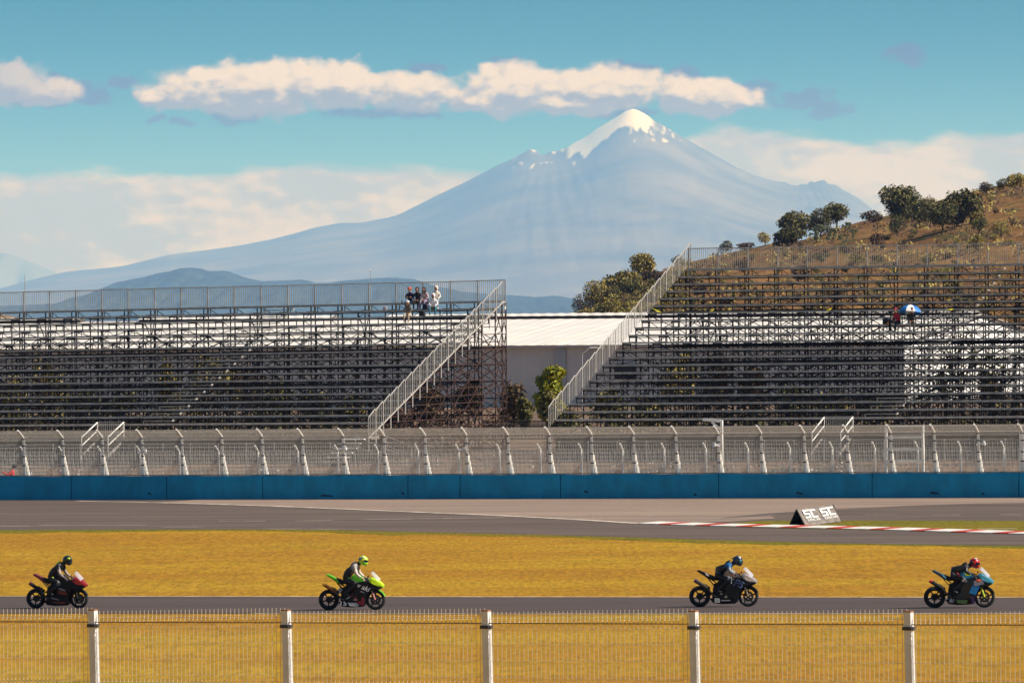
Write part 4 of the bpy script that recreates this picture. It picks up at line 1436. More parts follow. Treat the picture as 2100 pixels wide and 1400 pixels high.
A(1972, 468, 86, 78, L_DARK, 'broad olive-topped tree closing the hill clump on the right', seed=20, group=hg_, th=.15, n=2200)
A(1990, 462, 60, 60, L_OLIVE, 'yellowish bushy tree leaning over the right side of the clump', seed=21, group=hg_, th=.1)
A(2007, 488, 44, 40, L_OAK, 'small round tree on a short stem, below the clump', seed=22, group=hg_, n=800, th=.3)
A(2051, 492, 40, 36, L_OLIVE, 'small thin tree near the right edge of the hill', seed=23, group=hg_, n=500, th=.3)
A(2022, 400, 40, 26, L_BROWN, 'brownish bush on the upper skyline of the hill', seed=24, name='bush', n=600, th=.05, bushy=True)
A(2057, 392, 26, 26, L_DARK, 'small dark round bush on the upper skyline', seed=25, name='bush', n=500, th=.05, bushy=True)
A(2090, 388, 62, 30, L_OLIVE, 'wide scrubby bush at the top right of the skyline', seed=26, name='bush', n=800, th=.05, bushy=True)
A(1316, 574, 68, 54, L_OLIVE, 'round olive tree on the left shoulder of the hill', seed=31, group=hg_, th=.12, n=1800)
A(1322, 545, 32, 44, L_DARK, 'small dark conifer poking above the round olive tree', kind='cone', seed=32, group=hg_, th=.05, n=600)
A(1282, 604, 84, 50, L_OLIVE, 'wide mottled bush below the round olive tree', seed=33, name='bush', th=.05, n=1500, bushy=True)
A(1226, 640, 56, 66, L_OLIVE, 'tall scrubby bush near the left foot of the hill', seed=34, name='bush', th=.05, n=1300, bushy=True)
A(1226, 606, 24, 34, L_OLIVE, 'pale sapling sticking out of the tall scrub', seed=35, name='sapling', th=.2, n=250, kind='tall')
A(1194, 656, 44, 54, L_BROWN, 'leftmost brown airy bush at the tip of the hill', seed=36, name='bush', th=.05, n=700, bushy=True)
A(1210, 660, 60, 26, L_OLIVE, 'low green bush on the roofline at the hill tip', seed=37, name='bush', th=.0, n=900, bushy=True)
A(1262, 652, 60, 40, L_OLIVE, 'mid-size bush just above the hangar roof', seed=38, name='bush', th=.05, n=900, bushy=True)
A(1390, 541, 26, 22, L_OLIVE, 'small bush on the skyline left of the right stand', seed=39, name='bush', th=.05, n=400, bushy=True)
A(1489, 522, 27, 28, L_OAK, 'round dark bush just above the top rail of the right stand', seed=40, name='bush', th=.05, n=600, bushy=True)
A(1568, 506, 34, 30, L_OLIVE, 'olive bush on the skyline between rail and oak trio', seed=41, name='bush', th=.05, n=600, bushy=True)
A(1530, 512, 46, 14, L_TWIG, 'low reddish scrub along the skyline', seed=42, name='bush', th=.0, n=500, bushy=True)
A(1788, 458, 50, 26, L_BROWN, 'low brown bush on the skyline left of the largest oak', seed=43, name='bush', th=.0, n=700, bushy=True)
A(1345, 580, 60, 26, L_BROWN, 'low brown bush right of the round olive tree', seed=44, name='bush', th=.0, n=700, bushy=True)


for i_, (px_, py_, w_, h_, lab_) in enumerate([(1300, 612, 66, 36, 'broad olive bush in the middle of the left shoulder'), (1340, 624, 60, 34, 'olive-brown bush low on the left shoulder'), (1366, 604, 52, 30, 'rounded bush close to the stepped rail'),
                                    (1252, 628, 50, 40, 'upright olive bush between the hill tip and the round tree'), (1394, 578, 44, 28, 'bush just left of the upper stepped rail'), (1290, 646, 60, 30, 'low bright bush right above the hangar ridge'), (1338, 652, 56, 26, 'low bush above the hangar ridge near the rail')]):
    A(px_, py_, w_, h_, L_OLIVE if i_ % 3 else L_DARK, lab_, seed=110 + i_, name='bush', n=1000, th=.03, bushy=True)


def nopal(px, py, hpx, seed, label):
    rg = random.Random(seed); p, D = hill_hit(px, py); h = hpx * D / FPX
    root = empty('prickly_pear', p, 0, label, 'cactus', 'prickly pears on the hillside')
    mb = MB()
    def pad(c, ang, s, lvl):
        d = Vector((math.sin(ang), 0, math.cos(ang)))
        rot = Matrix.Rotation(ang, 3, 'Y') @ Matrix.Rotation(rg.uniform(-1, 1), 3, 'Z')
        mb.ell(c + d * s, (s * .62, s * .16, s), 8, 6, rot)
        if lvl < 3:
            for _ in range(rg.choice((2, 2, 3))): pad(c + d * s * 1.85, ang + rg.uniform(-.75, .75), s * rg.uniform(.75, .95), lvl + 1)
    mb.tube((0, 0, -.3), (0, 0, h * .3), h * .06, h * .05)
    for k in range(3): pad(Vector((rg.uniform(-.2, .2) * h, 0, h * .15)), rg.uniform(-.6, .6), h * .15, 0)
    mb.build('pads', M_NOPAL, root, local=True, smooth=True)


nopal(1676, 498, 36, 1, 'tall prickly pear clump below the middle oak of the trio')
nopal(1700, 499, 34, 2, 'bushy prickly pear clump right below the trio of oaks')
nopal(1738, 478, 20, 3, 'small lone prickly pear on a stem right of the trio of oaks')
nopal(1733, 500, 20, 4, 'low prickly pear just above the rail of the right stand')
nopal(1750, 490, 18, 5, 'low prickly pear furthest right of its cluster')

# scattered shrubs: shared meshes, individually placed
rg = random.Random(99)
bp = []
left_extra = 46
for i, (lm, sd) in enumerate([(L_OLIVE, 51), (L_BROWN, 52), (L_DARK, 53), (L_OLIVE, 54), (L_TWIG, 55), (L_BROWN, 56)]):
    t = make_tree('round', 2.0, 1.25, .05, lm, 420, sd, 'shrub', '', None, .10, True)
    t['category'] = 'shrub'; bp.append(t)
names = ['olive shrub scattered on the hillside', 'brown shrub scattered on the hillside', 'dark shrub scattered on the hillside', 'olive shrub scattered on the hillside', 'dry twiggy shrub scattered on the hillside', 'brown shrub scattered on the hillside']
used = [False] * 6
cnt = 0
while cnt < 285:
    px = rg.uniform(1185, 2140) if cnt > left_extra else rg.uniform(1185, 1420); s0 = interp(HSIL, px)
    py = s0 + (668 - s0) * rg.random() ** .8 + 3
    if py > 668 or (px > 1640 and py < 500 and rg.random() < .6): continue
    i = rg.choice([0, 0, 1, 1, 2, 2, 3, 4, 5])
    if px < 1420 and rg.random() < .75: i = rg.choice([0, 3, 0, 2])
    wpx = rg.uniform(9, 30) if rg.random() < .75 else rg.uniform(28, 58)
    if py < 500: wpx = min(wpx, 24)
    p, D = hill_hit(px, py)
    k = wpx * D / FPX / 2.0
    if used[i]: t = copy_tree(bp[i])
    else: t = bp[i]; used[i] = True
    t.location = p; t.location.z -= .1 * k; t.scale = (k, k, k * rg.uniform(.7, 1.15)); t.rotation_euler = (0, 0, rg.uniform(0, 6.28))
    zone = ('on the left shoulder of the hill' if px < 1420 else 'on the open slope above the top rail' if py < 500 else 'behind the top rail of the right stand' if py < 552 else 'seen through the upper seat rows of the right stand')
    size = 'small' if wpx < 16 else 'mid-size' if wpx < 27 else 'wide'
    side_ = '' if px < 1420 else ', left part' if px < 1640 else ', middle part' if px < 1880 else ', right part'
    kd = names[i].split(' shrub')[0]
    t['label'] = f'{size} {kd} shrub {zone}{side_}'; t['group'] = f'{size} {kd} shrubs {zone}{side_}'
    cnt += 1

# low scrub nobody could count
rg = random.Random(12); mb = MB()
for _ in range(4200):
    px = rg.uniform(1170, 2150); s0 = interp(HSIL, px); py = s0 + (668 - s0) * rg.random() + 2
    if fbm(px * .012, py * .03, 55, 3) < -.02: continue
    D = HDR - (py - s0) / (700 - s0) * 370
    D = max(660, min(HDR, D)); r = ray(px, py); X = r.x / r.y * D; z = hill_z(px, D)
    s = rg.uniform(.25, .9); mb.mi = rg.choice([0, 0, 1, 2])
    for k in range(10):
        p = Vector((X + rg.gauss(0, s * .6), D + rg.gauss(0, s * .6), z + rg.uniform(0, s * .9)))
        a = Vector((rg.gauss(0, 1), rg.gauss(0, 1), rg.gauss(0, 1))).normalized() * s * .28; b = a.orthogonal().normalized() * s * .2
        mb.add([p - a, p - b, p + a, p + b], [(0, 1, 2, 3)])
tag(mb.build('scrub', [L_BROWN, L_OLIVE, L_TWIG], origin=(0, 0, 0), normals=False), 'low dry scrub covering the hillside', 'scrub', None, 'stuff')

# trees between the stands and the hangar
gl = 'trees growing between the stands and the hangar'
def low_tree(px, topy, wpx, off, leafm, label, seed, name='tree', n=1400, kind='round', th=.12, leaf=None):
    off = off * 1.45; t = T(px, off); b = Cc(t, off, bank_h(off))
    D = b.y; ztop = CAMZ + ray(px, topy).z * D / ray(px, topy).y
    h = ztop - b.z; w = wpx * D / FPX
    o = make_tree(kind, w, h, h * th, leafm, n, seed, name, label, gl, leaf or .15)
    o.location = b
    return o


low_tree(1133, 757, 78, 60, L_YEL, 'yellow-green poplar-like tree in the gap between the stands', 61, 'poplar', 3200, 'tall', .04, .16)
low_tree(1122, 800, 62, 56, L_DARK, 'grey-green bush in front of the yellow-green tree', 62, 'bush', 1000)
low_tree(1050, 785, 74, 52, L_BROWN, 'brown thinning tree beside the rusty end of the left stand', 63, 'tree', 900)
low_tree(1075, 812, 40, 48, L_DARK, 'dark small tree between the brown tree and the bush', 64, 'tree', 700)
low_tree(1160, 838, 50, 50, L_DARK, 'low dark bush at the foot of the right stand rail', 65, 'bush', 700)
spec = [(20, 760, 90, L_OLIVE), (95, 735, 110, L_OLIVE), (170, 790, 90, L_DARK), (250, 800, 90, L_DARK), (345, 735, 60, L_OLIVE), (430, 722, 120, L_OLIVE), (505, 735, 110, L_BROWN), (560, 770, 80, L_DARK),
        (640, 800, 100, L_DARK), (720, 810, 90, L_OLIVE), (800, 815, 90, L_BROWN), (880, 790, 90, L_BROWN), (960, 780, 80, L_BROWN), (1245, 795, 80, L_DARK), (1330, 815, 70, L_OLIVE), (1400, 720, 90, L_OLIVE), (1470, 715, 80, L_BROWN),
        (1545, 745, 80, L_BROWN), (1620, 790, 90, L_DARK), (1710, 800, 90, L_OLIVE), (1790, 805, 90, L_DARK), (2030, 760, 60, L_OLIVE)]
pos_words = ['behind the lower rows of the left stand', 'seen through the scaffolding of the right stand']
for i, (px, ty, w, lm) in enumerate(spec):
    kindw = {L_OLIVE: 'olive', L_DARK: 'dark green', L_BROWN: 'brownish'}[lm]
    o = low_tree(px, ty, w, 48 + (i * 7) % 22, lm, f'{kindw} leafy tree {pos_words[0] if px < 1050 else pos_words[1]}', 70 + i, 'tree', 1100)
    same = [q_[0] for q_ in spec if q_[3] is lm and (q_[0] < 1050) == (px < 1050)]
    ordw = ['first', 'second', 'third', 'fourth', 'fifth', 'sixth'][same.index(px)]
    o['group'] = f'{kindw} trees {pos_words[0] if px < 1050 else pos_words[1]}'
    o['label'] = f'{kindw} tree {pos_words[0] if px < 1050 else pos_words[1]}, {ordw} from left'


def hedge(px0, px1, off, h, m, label, seed):
    rg = random.Random(seed); t0, t1 = T(px0, off), T(px1, off)
    S = empty('hedge', Cc(t0, off, bank_h(off)), 0, label, 'hedge')
    mb = MB(); t = t0
    while t < t1:
        c = Cc(t, off + rg.uniform(-1, 1), bank_h(off)); hh = h * rg.uniform(.55, 1.25)
        crown(mb, [(c.x, c.y, c.z + hh * .5, rg.uniform(.7, 1.3), .8, hh * .55)], 170, .13, rg); t += rg.uniform(.7, 1.6)
    mb.build('foliage', m, S, normals=False)
    mb = MB(); t = t0
    while t < t1: c = Cc(t, off, bank_h(off) - .1); mb.tube(c, c + Vector((.1, 0, h * .6)), .05, .02, 5); t += 1.6
    mb.build('stems', M_BARK, S, normals=False)


hedge(-60, 760, 55, 1.9, L_DARK, 'rough dark hedge behind the lower rows of the left stand', 5)
hedge(1150, 2180, 55, 1.9, L_DARK, 'rough dark hedge behind the lower rows of the right stand', 6)
hedge(770, 1020, 62, 1.5, L_BROWN, 'sparse brown hedge behind the rusty scaffold end', 7)


def dark_stem(px, topy, wpx, off, seed, label):
    off = off * 1.45; t = T(px, off); b = Cc(t, off, bank_h(off)); rg = random.Random(seed)
    S = empty('tree', b, 0, label, 'tree', gl)
    h = CAMZ + ray(px, topy).z * b.y / FPX - b.z
    mb = MB(); r = .16
    def br(p, d, L, r, lv):
        e = p + d * L; mb.tube(p, e, r, r * .6, 6)
        if lv < 4:
            for _ in range(2 if lv else 3):
                nd_ = (d + Vector((rg.uniform(-.6, .6), rg.uniform(-.4, .4), rg.uniform(-.1, .4)))).normalized(); br(e, nd_, L * .62, r * .6, lv + 1)
    br(Vector((0, 0, -.2)), Vector((rg.uniform(-.08, .08), 0, 1)).normalized(), h * .42, r, 0)
    mb.build('trunk', M_BARK, S, local=True)
    mb = MB(); crown(mb, [(0, 0, h * .8, wpx * .016, .8, h * .3)], 260, .13, rg); mb.build('crown', L_DARK, S, local=True, normals=False)


dark_stem(1975, 690, 70, 60, 1, 'dark branching tree against the sunlit gable of the hangar')
dark_stem(2035, 740, 60, 58, 2, 'thin dark tree against the gable, right of the branching one')
dark_stem(1940, 760, 50, 60, 3, 'low thin tree against the gable, left of the branching one')

# litter and stones on the bank behind the wall
rg = random.Random(5)
mb = MB()
for i in range(1500):
    z_ = rg.random()
    if z_ < .72: px = rg.uniform(1250, 1960)
    elif z_ < .84: px = rg.uniform(100, 165)
    else: px = rg.uniform(0, 2100)
    off = rg.choice([rg.uniform(7, 16.5), rg.uniform(9.5, 11), rg.uniform(19, 42)])
    t = T(px, off); c = Cc(t, off, bank_h(off) + .03); s = rg.uniform(.03, .13)
    mb.mi = rg.choice([0, 0, 1, 1, 2, 3])
    mb.box(c, (s * rg.uniform(.6, 2), s, s * rg.uniform(.3, 1)), rg.uniform(0, 3))
tag(mb.build('litter', [mat('pale_stone', (.62, .55, .48), .8), mat('brown_stone', (.2, .12, .08), .9), mat('pink_scrap', (.50, .28, .28), .8), mat('green_scrap', (.07, .12, .05), .8)], origin=(0, 0, 0)), 'pale stones and scraps strewn over the bank behind the fences', 'litter', None, 'stuff')
# ------------------------------------------------------------------ people
def skin_mesh(name, joints, bones, root, sub=1):
    """one continuous body grown from a skeleton; joints: name -> (xyz, radius[, radius2])"""
    me = bpy.data.meshes.new(name); ks = list(joints)
    me.from_pydata([tuple(joints[k][0]) for k in ks], [(ks.index(a), ks.index(b)) for a, b, *_ in bones], [])
    o = bpy.data.objects.new(name, me); col.objects.link(o)
    md = o.modifiers.new('skin', 'SKIN'); md.use_smooth_shade = True
    if not me.skin_vertices: me.skin_vertices.new()
    for i, k in enumerate(ks):
        sv = me.skin_vertices[0].data[i]
        rr = joints[k][1]; sv.radius = (rr, joints[k][2] if len(joints[k]) > 2 else rr)
        sv.use_root = (k == root)
    s = o.modifiers.new('sub', 'SUBSURF'); s.levels = sub; s.render_levels = sub
    dg = bpy.context.evaluated_depsgraph_get(); dg.update()
    out = bpy.data.meshes.new_from_object(o.evaluated_get(dg))
    bpy.data.objects.remove(o); bpy.data.meshes.remove(me)
    return out


def seg_d(p, a, b):
    ab = b - a; t = max(0, min(1, (p - a).dot(ab) / max(1e-9, ab.dot(ab)))); return (p - (a + ab * t)).length, t


def person(joints, bones, zone, mats, parent_loc, rz, label, group=None, root='pelvis', cat='person', sub=1):
    """zone: bone index -> material index (or a function of t along the bone)"""
    me = skin_mesh('person', joints, bones, root, sub)
    for m in mats: me.materials.append(m)
    segs = [(Vector(joints[a][0]), Vector(joints[b][0]), i) for i, (a, b, *_) in enumerate(bones)]
    for pl in me.polygons:
        c = pl.center; best = min(((seg_d(c, a, b)[0] / (.5 * (joints[bones[i][0]][1] + joints[bones[i][1]][1])), seg_d(c, a, b)[1], i) for a, b, i in segs))
        z = zone[best[2]]
        pl.material_index = z(best[1], c) if callable(z) else z
        pl.use_smooth = True
    o = bpy.data.objects.new('person', me); col.objects.link(o)
    o.location = parent_loc; o.rotation_euler = (0, 0, rz)
    tag(o, label, cat, group)
    return o


def hand(palm, fwd, up, side, m, parent, name='hand', s=1.0, curl=.8):
    """palm block with four bent fingers of unequal length and a thumb leaving the side"""
    palm, fwd, up = Vector(palm), Vector(fwd).normalized(), Vector(up).normalized()
    sd = fwd.cross(up).normalized() * side
    mb = MB(); mb.bar(palm - fwd * .045 * s, palm + fwd * .045 * s, .085 * s, .03 * s, up=up)
    for i, L in enumerate((.070, .080, .074, .058)):
        b = palm + fwd * .045 * s + sd * (.030 - .020 * i) * s
        d1 = (fwd * math.cos(curl * .5) - up * math.sin(curl * .5)); d2 = (fwd * math.cos(curl * 1.6) - up * math.sin(curl * 1.6))
        k = b + d1 * L * .5 * s; mb.tube(b, k, .0095 * s, .009 * s, 6); mb.tube(k, k + d2 * L * .55 * s, .009 * s, .007 * s, 6)
    b = palm + sd * .04 * s - fwd * .02 * s; k = b + (fwd * .6 + sd * .8).normalized() * .04 * s
    mb.tube(b, k, .011 * s, .010 * s, 6); mb.tube(k, k + (fwd - up * .5).normalized() * .035 * s, .010 * s, .008 * s, 6)
    return mb.build(name, m, parent, local=True)


PM = {}
def cm(n, r, g, b, rough=.8, **k):
    if n not in PM: PM[n] = mat(n, (r, g, b), rough, **k)
    return PM[n]


SKIN = cm('skin', .36, .19, .12, .6)
SKIND = cm('skin_dark', .22, .11, .07, .6)


def sitter(loc, face, label, top, legs, shoe, hairm, skin=SKIN, lean=.12, head_tilt=.0, hood=None, hat=None, long_hair=False, arms='lap', leg_down=.42, knees=.0, stand=False, group='spectators on the left stand', cap=None, size=1.0):
    """seated spectator; local frame: +y is where the person faces, origin on the seat"""
    V = Vector; f = .0
    sh_y = lean * .45; sh_z = .50
    J = {'pelvis': (V((0, 0, .09)), .135, .115), 'belly': (V((0, lean * .15, .25)), .12, .10), 'chest': (V((0, lean * .6, .43)), .155, .115), 'neck': (V((0, lean * .95, .58)), .052),
         'chin': (V((0, lean * 1.25 + .02, .66)), .075), 'head': (V((0, lean * 1.3 + head_tilt, .755)), .092, .10), 'crown': (V((0, lean * 1.3 + head_tilt, .82)), .065)}
    B = [('pelvis', 'belly'), ('belly', 'chest'), ('chest', 'neck'), ('neck', 'chin'), ('chin', 'head'), ('head', 'crown')]
    Z = [0, 0, 0, 1, 1, 1]
    for s, n in ((-1, 'l'), (1, 'r')):
        J['sh' + n] = (V((s * .175, lean * .7, .50)), .062)
        if arms == 'lap': e, w = V((s * .24, lean * .7 + .06, .27)), V((s * .10, .30, .19))
        elif arms == 'face': e, w = V((s * .22, lean * .7 + .12, .30)), (V((s * .05, lean + .16, .60)) if s == 1 else V((s * .08, .26, .24)))
        elif arms == 'fold': e, w = V((s * .24, lean + .06, .28)), V((-s * .05, lean + .20, .33))
        else: e, w = V((s * .27, lean * .5 + .02, .28)), V((s * .2, .2, .14))
        J['el' + n] = (e, .046); J['wr' + n] = (w, .034)
        kx = s * (.13 + knees)
        J['hip' + n] = (V((s * .09, .03, .08)), .095); J['kn' + n] = (V((kx, .44, .10 if leg_down < .5 else .06)), .066)
        J['an' + n] = (V((kx * .9, .46, -leg_down + .06)), .042); J['to' + n] = (V((kx * 1.1, .60, -leg_down)), .038)
        B += [('chest', 'sh' + n), ('sh' + n, 'el' + n), ('el' + n, 'wr' + n), ('pelvis', 'hip' + n), ('hip' + n, 'kn' + n), ('kn' + n, 'an' + n), ('an' + n, 'to' + n)]
        Z += [0, 0, 0, 2, 2, 2, 3]
    o = person(J, B, Z, [top, skin, legs, shoe], loc, face, label, group)
    o.scale = (size,) * 3
    hc = J['head'][0] + V((0, 0, .0))
    if hood is not None:
        mb = MB(); n = 12
        mb.ell(hc + V((0, -.035, .01)), (.125, .125, .155), 12, 8); mb.ell(J['neck'][0] + V((0, -.03, .0)), (.12, .11, .07), 12, 6)
        mb.build('hood', hood, o, local=True, smooth=True)
        MB().ell(hc + V((0, .07, -.02)), (.075, .05, .105), 10, 8).build('face', skin, o, local=True, smooth=True)
    else:
        mb = MB(); mb.ell(hc + V((0, -.025, .03)), (.105, .115, .12), 12, 8)
        if long_hair:
            mb.ell(hc + V((-.075, -.02, -.10)), (.05, .07, .17), 8, 6); mb.ell(hc + V((.075, -.02, -.10)), (.05, .07, .17), 8, 6); mb.ell(hc + V((0, -.08, -.08)), (.10, .06, .17), 8, 6)
        mb.build('hair', hairm, o, local=True, smooth=True)
        MB().ell(hc + V((0, .045, -.02)), (.076, .065, .10), 10, 8).build('face', skin, o, local=True, smooth=True)
    if hat is not None:
        MB().ell(hc + V((0, -.01, .075)), (.115, .12, .085), 12, 6).build('beanie', hat, o, local=True, smooth=True)
    if cap is not None:
        mb = MB(); mb.ell(hc + V((0, -.01, .07)), (.108, .115, .07), 12, 6); mb.box(hc + V((0, .13, .05)), (.15, .11, .015)); mb.build('cap', cap, o, local=True, smooth=False)
    dk = cm('eye_dark', .02, .015, .015)
    for s in (-1, 1): MB().ell(hc + V((s * .032, .113, .005)), (.013, .006, .008), 6, 4).build('eye', dk, o, local=True)
    MB().ell(hc + V((0, .117, -.025)), (.012, .016, .025), 6, 4).build('nose', skin, o, local=True)
    MB().box(hc + V((0, .106, -.065)), (.04, .012, .008)).build('mouth', cm('lips', .25, .09, .07), o, local=True)
    for s, n in ((-1, 'l'), (1, 'r')):
        w, e = J['wr' + n][0], J['el' + n][0]; d = (w - e).normalized()
        hand(w + d * .05, d, (0, 0, 1) if abs(d.z) < .8 else (0, -1, 0), -s, skin, o)
    return o


FACE = math.pi - YAW - R(0)      # local +y turned towards the track


def seat_at(st, px, k, dz=.05, dy=0.0):
    off, h = (LO(k), LH(k)) if st == 'L' else (RO(k), RH(k))
    return (LC if st == 'L' else Cc)(T(px, off), off + dy, h + dz)


KT = 17
sitter(seat_at('L', 842.5, KT, dy=-.05), FACE, 'person in an orange beanie and blue jeans seated on the top plank', cm('purple_jacket', .035, .02, .05), cm('jeans', .05, .09, .17), cm('dark_shoe', .03, .03, .03), cm('dark_hair', .02, .014, .01), hat=cm('orange_beanie', .75, .13, .03), lean=.08, arms='fold')
sitter(seat_at('L', 858, KT, dy=-.05), FACE + .1, 'person in a black hooded jacket and black trousers seated on the top plank', cm('black_cloth', .012, .011, .014), cm('black_trousers', .012, .012, .018), cm('dark_shoe', .03, .03, .03), cm('dark_hair', .02, .014, .01), hood=cm('black_cloth', .012, .011, .014), lean=.1)
sitter(seat_at('L', 875, KT, dy=-.05), FACE - .15, 'person with long dark hair and pale pink top seated on the top plank', cm('pink_top', .62, .45, .48), cm('lavender', .30, .24, .36), cm('white_shoe', .8, .78, .75), cm('dark_hair', .02, .014, .01), long_hair=True, lean=.2, arms='lap')
sitter(seat_at('L', 895, KT, dy=-.0, dz=.10), FACE + .3, 'person in a cream hooded jacket seated highest at the right end of the group', cm('cream_jacket', .72, .64, .55), cm('grey_jeans', .3, .32, .36), cm('white_shoe', .8, .78, .75), cm('dark_hair', .02, .014, .01), skin=SKIND, hood=cm('cream_jacket', .72, .64, .55), lean=.05)
sitter(seat_at('L', 890, KT - 1), FACE + .2, 'person in a white hoodie, teal jeans and yellow shoes seated on the second plank', cm('white_hoodie', .80, .77, .80), cm('teal_jeans', .04, .16, .2), cm('yellow_shoe', .72, .62, .25), cm('dark_hair', .02, .014, .01), skin=SKIND, hood=cm('white_hoodie', .80, .77, .80), lean=.14, knees=.04)
sitter(seat_at('L', 838, KT - 2), FACE + .1, 'person in a white cap and beige trousers seated lowest, hand at the mouth', cm('grey_cardigan', .14, .13, .10), cm('beige_trousers', .48, .37, .27), cm('cream_shoe', .7, .62, .48), cm('brown_hair', .08, .035, .02), skin=SKIN, cap=cm('white_cap', .85, .83, .8), long_hair=True, lean=.12, arms='face')


def bag(loc, sz, m, label, straps=True, name='backpack', tilt=0):
    S = empty(name, loc, -YAW, label, 'bag')
    mb = MB(); prof = [(-sz[0] / 2, 0), (-sz[0] / 2 * .95, sz[2] * .7), (-sz[0] * .25, sz[2]), (sz[0] * .2, sz[2] * .97), (sz[0] / 2 * .9, sz[2] * .65), (sz[0] / 2, 0)]
    mb.puffy(prof, sz[1] / 2); mb.build('body', m, S, local=True)
    mb = MB(); mb.path([(-.04, 0, sz[2]), (0, 0, sz[2] + .06), (.05, 0, sz[2])], .012); mb.build('handle', m, S, local=True)
    mb = MB(); mb.box((0, -sz[1] / 2 - .02, sz[2] * .3), (sz[0] * .7, .06, sz[2] * .35)); mb.build('pocket', m, S, local=True)
    return S


BLK = cm('bag_black', .012, .013, .018)
bag(seat_at('L', 866, KT - 2, dy=.1), (.30, .2, .30), BLK, 'black backpack standing on the plank below the seated group')
bag(seat_at('L', 872, KT - 1, dy=.1), (.36, .22, .32), cm('navy_bag', .02, .02, .05), 'dark navy bag lying among the legs of the group', name='shoulder_bag')


def bottle(loc, m, label, h=.26, cat='bottle'):
    S = empty('bottle' if cat == 'bottle' else 'drink_can', loc, 0, label, cat)
    r = .042
    MB().lathe([(0, 0), (r, 0), (r, h * .62), (r * .4, h * .8), (r * .4, h * .9), (0, h * .9)] if cat == 'bottle' else [(0, 0), (r, .005), (r, h), (r * .8, h + .01), (0, h + .01)], axis='Z', n=10, closed=False).build('body', m, S, local=True, smooth=True)
    if cat == 'bottle': MB().tube((0, 0, h * .88), (0, 0, h), r * .5, n=8).build('cap', BLK, S, local=True)
    return S


bottle(seat_at('L', 819.5, KT - 1), cm('dark_bottle', .03, .035, .06, .3), 'tall dark bottle on the second plank left of the group')
bottle(seat_at('L', 788, KT - 1), cm('red_can', .35, .06, .07, .3), 'red drink can on the second plank, left of a pair', .2, 'can')
bottle(seat_at('L', 792.5, KT - 1), cm('pale_can', .5, .42, .44, .3), 'pale pinkish drink can on the second plank, right of a pair', .2, 'can')
bottle(seat_at('L', 826, KT, dy=-.1), cm('amber_bottle', .22, .07, .04, .3), 'small reddish bottle on the top walkway left of the orange beanie', .2)
bottle(Cc(T(61, .5), .6, WALL_H), cm('clear_bottle', .55, .62, .72, .2), 'clear water bottle standing on top of the blue wall at the far left', .27)

# two people and an umbrella on the right stand
def best_row(py, px):
    return min(range(21), key=lambda k: abs(proj(Cc(T(px, RO(k)), RO(k), RH(k)))[1] - py))


KR = best_row(667.5, 1842)
sitter(seat_at('R', 1843, KR), FACE - .5, 'person in a red shirt and black trousers seated under the blue and white umbrella', cm('red_shirt', .42, .012, .03), cm('black_trousers', .012, .012, .018), cm('dark_shoe', .03, .03, .03), cm('dark_hair', .02, .014, .01), skin=SKIN, group='pair under the umbrella', lean=.18, arms='lap', knees=.12, cap=cm('red_cap', .4, .03, .04))
sitter(seat_at('R', 1867, KR), FACE + .5, 'person in a dark shirt bending forward under the umbrella', cm('dark_shirt', .02, .025, .025), cm('grey_trousers', .12, .11, .1), cm('dark_shoe', .03, .03, .03), cm('dark_hair', .02, .014, .01), skin=cm('skin_warm', .42, .17, .1), group='pair under the umbrella', lean=.36, arms='lap')
bag(seat_at('R', 1819, KR, dy=0), (.46, .3, .34), BLK, 'black bag lying on the seat plank left of the red shirt', name='bag')
bag(seat_at('R', 1824, KR, dy=-.18), (.16, .12, .12), cm('orange_pouch', .75, .28, .04), 'small orange pouch beside the black bag', name='pouch')


def umbrella(loc, label):
    S = empty('umbrella', loc, 0, label, 'umbrella')
    U1, U2 = cm('umbrella_blue', .01, .18, .55, .5), cm('umbrella_white', .82, .78, .76, .5)
    n = 8; R_ = .64; H = .44
    tilt = Matrix.Rotation(R(-8), 3, 'X') @ Matrix.Rotation(R(4), 3, 'Y')
    for k in range(n):
        mb = MB(); vs = []; m = 6; q_ = 4
        for i in range(m + 1):
            a = i / m; r = R_ * math.sin(a * 1.42) / math.sin(1.42); z = H * math.cos(a * 1.42) - H * math.cos(1.42) * a
            for j in range(q_ + 1):
                th = 2 * math.pi * (k + j / q_) / n + .35
                sag = 1 - .05 * a * math.sin(math.pi * j / q_)
                vs.append(tilt @ Vector((r * sag * math.cos(th), r * sag * math.sin(th), z)) + Vector((0, 0, 1.0)))
        mb.add(vs, [(i * (q_ + 1) + j, (i + 1) * (q_ + 1) + j, (i + 1) * (q_ + 1) + j + 1, i * (q_ + 1) + j + 1) for i in range(m) for j in range(q_)])
        mb.build('canopy_panel', U1 if k % 2 == 0 else U2, S, local=True, smooth=True)
    MB().tube(Vector((0, 0, .15)), tilt @ Vector((0, 0, H + .06)) + Vector((0, 0, 1.0)), .012, n=6).build('shaft', M_GALV, S, local=True)
    mb = MB()
    for k in range(n):
        th = 2 * math.pi * k / n + .35
        mb.tube(tilt @ Vector((0, 0, .25)) + Vector((0, 0, 1.0)), tilt @ Vector((.35 * math.cos(th), .35 * math.sin(th), .30)) + Vector((0, 0, 1.0)), .005, n=4)
    mb.build('ribs', M_GALV, S, local=True)
    return S


ub = P(1866.5, 641, seat_at('R', 1855, KR).y - .1); ub.z -= 1.0
umbrella(ub, 'blue and white panelled umbrella shading two people on the right stand')

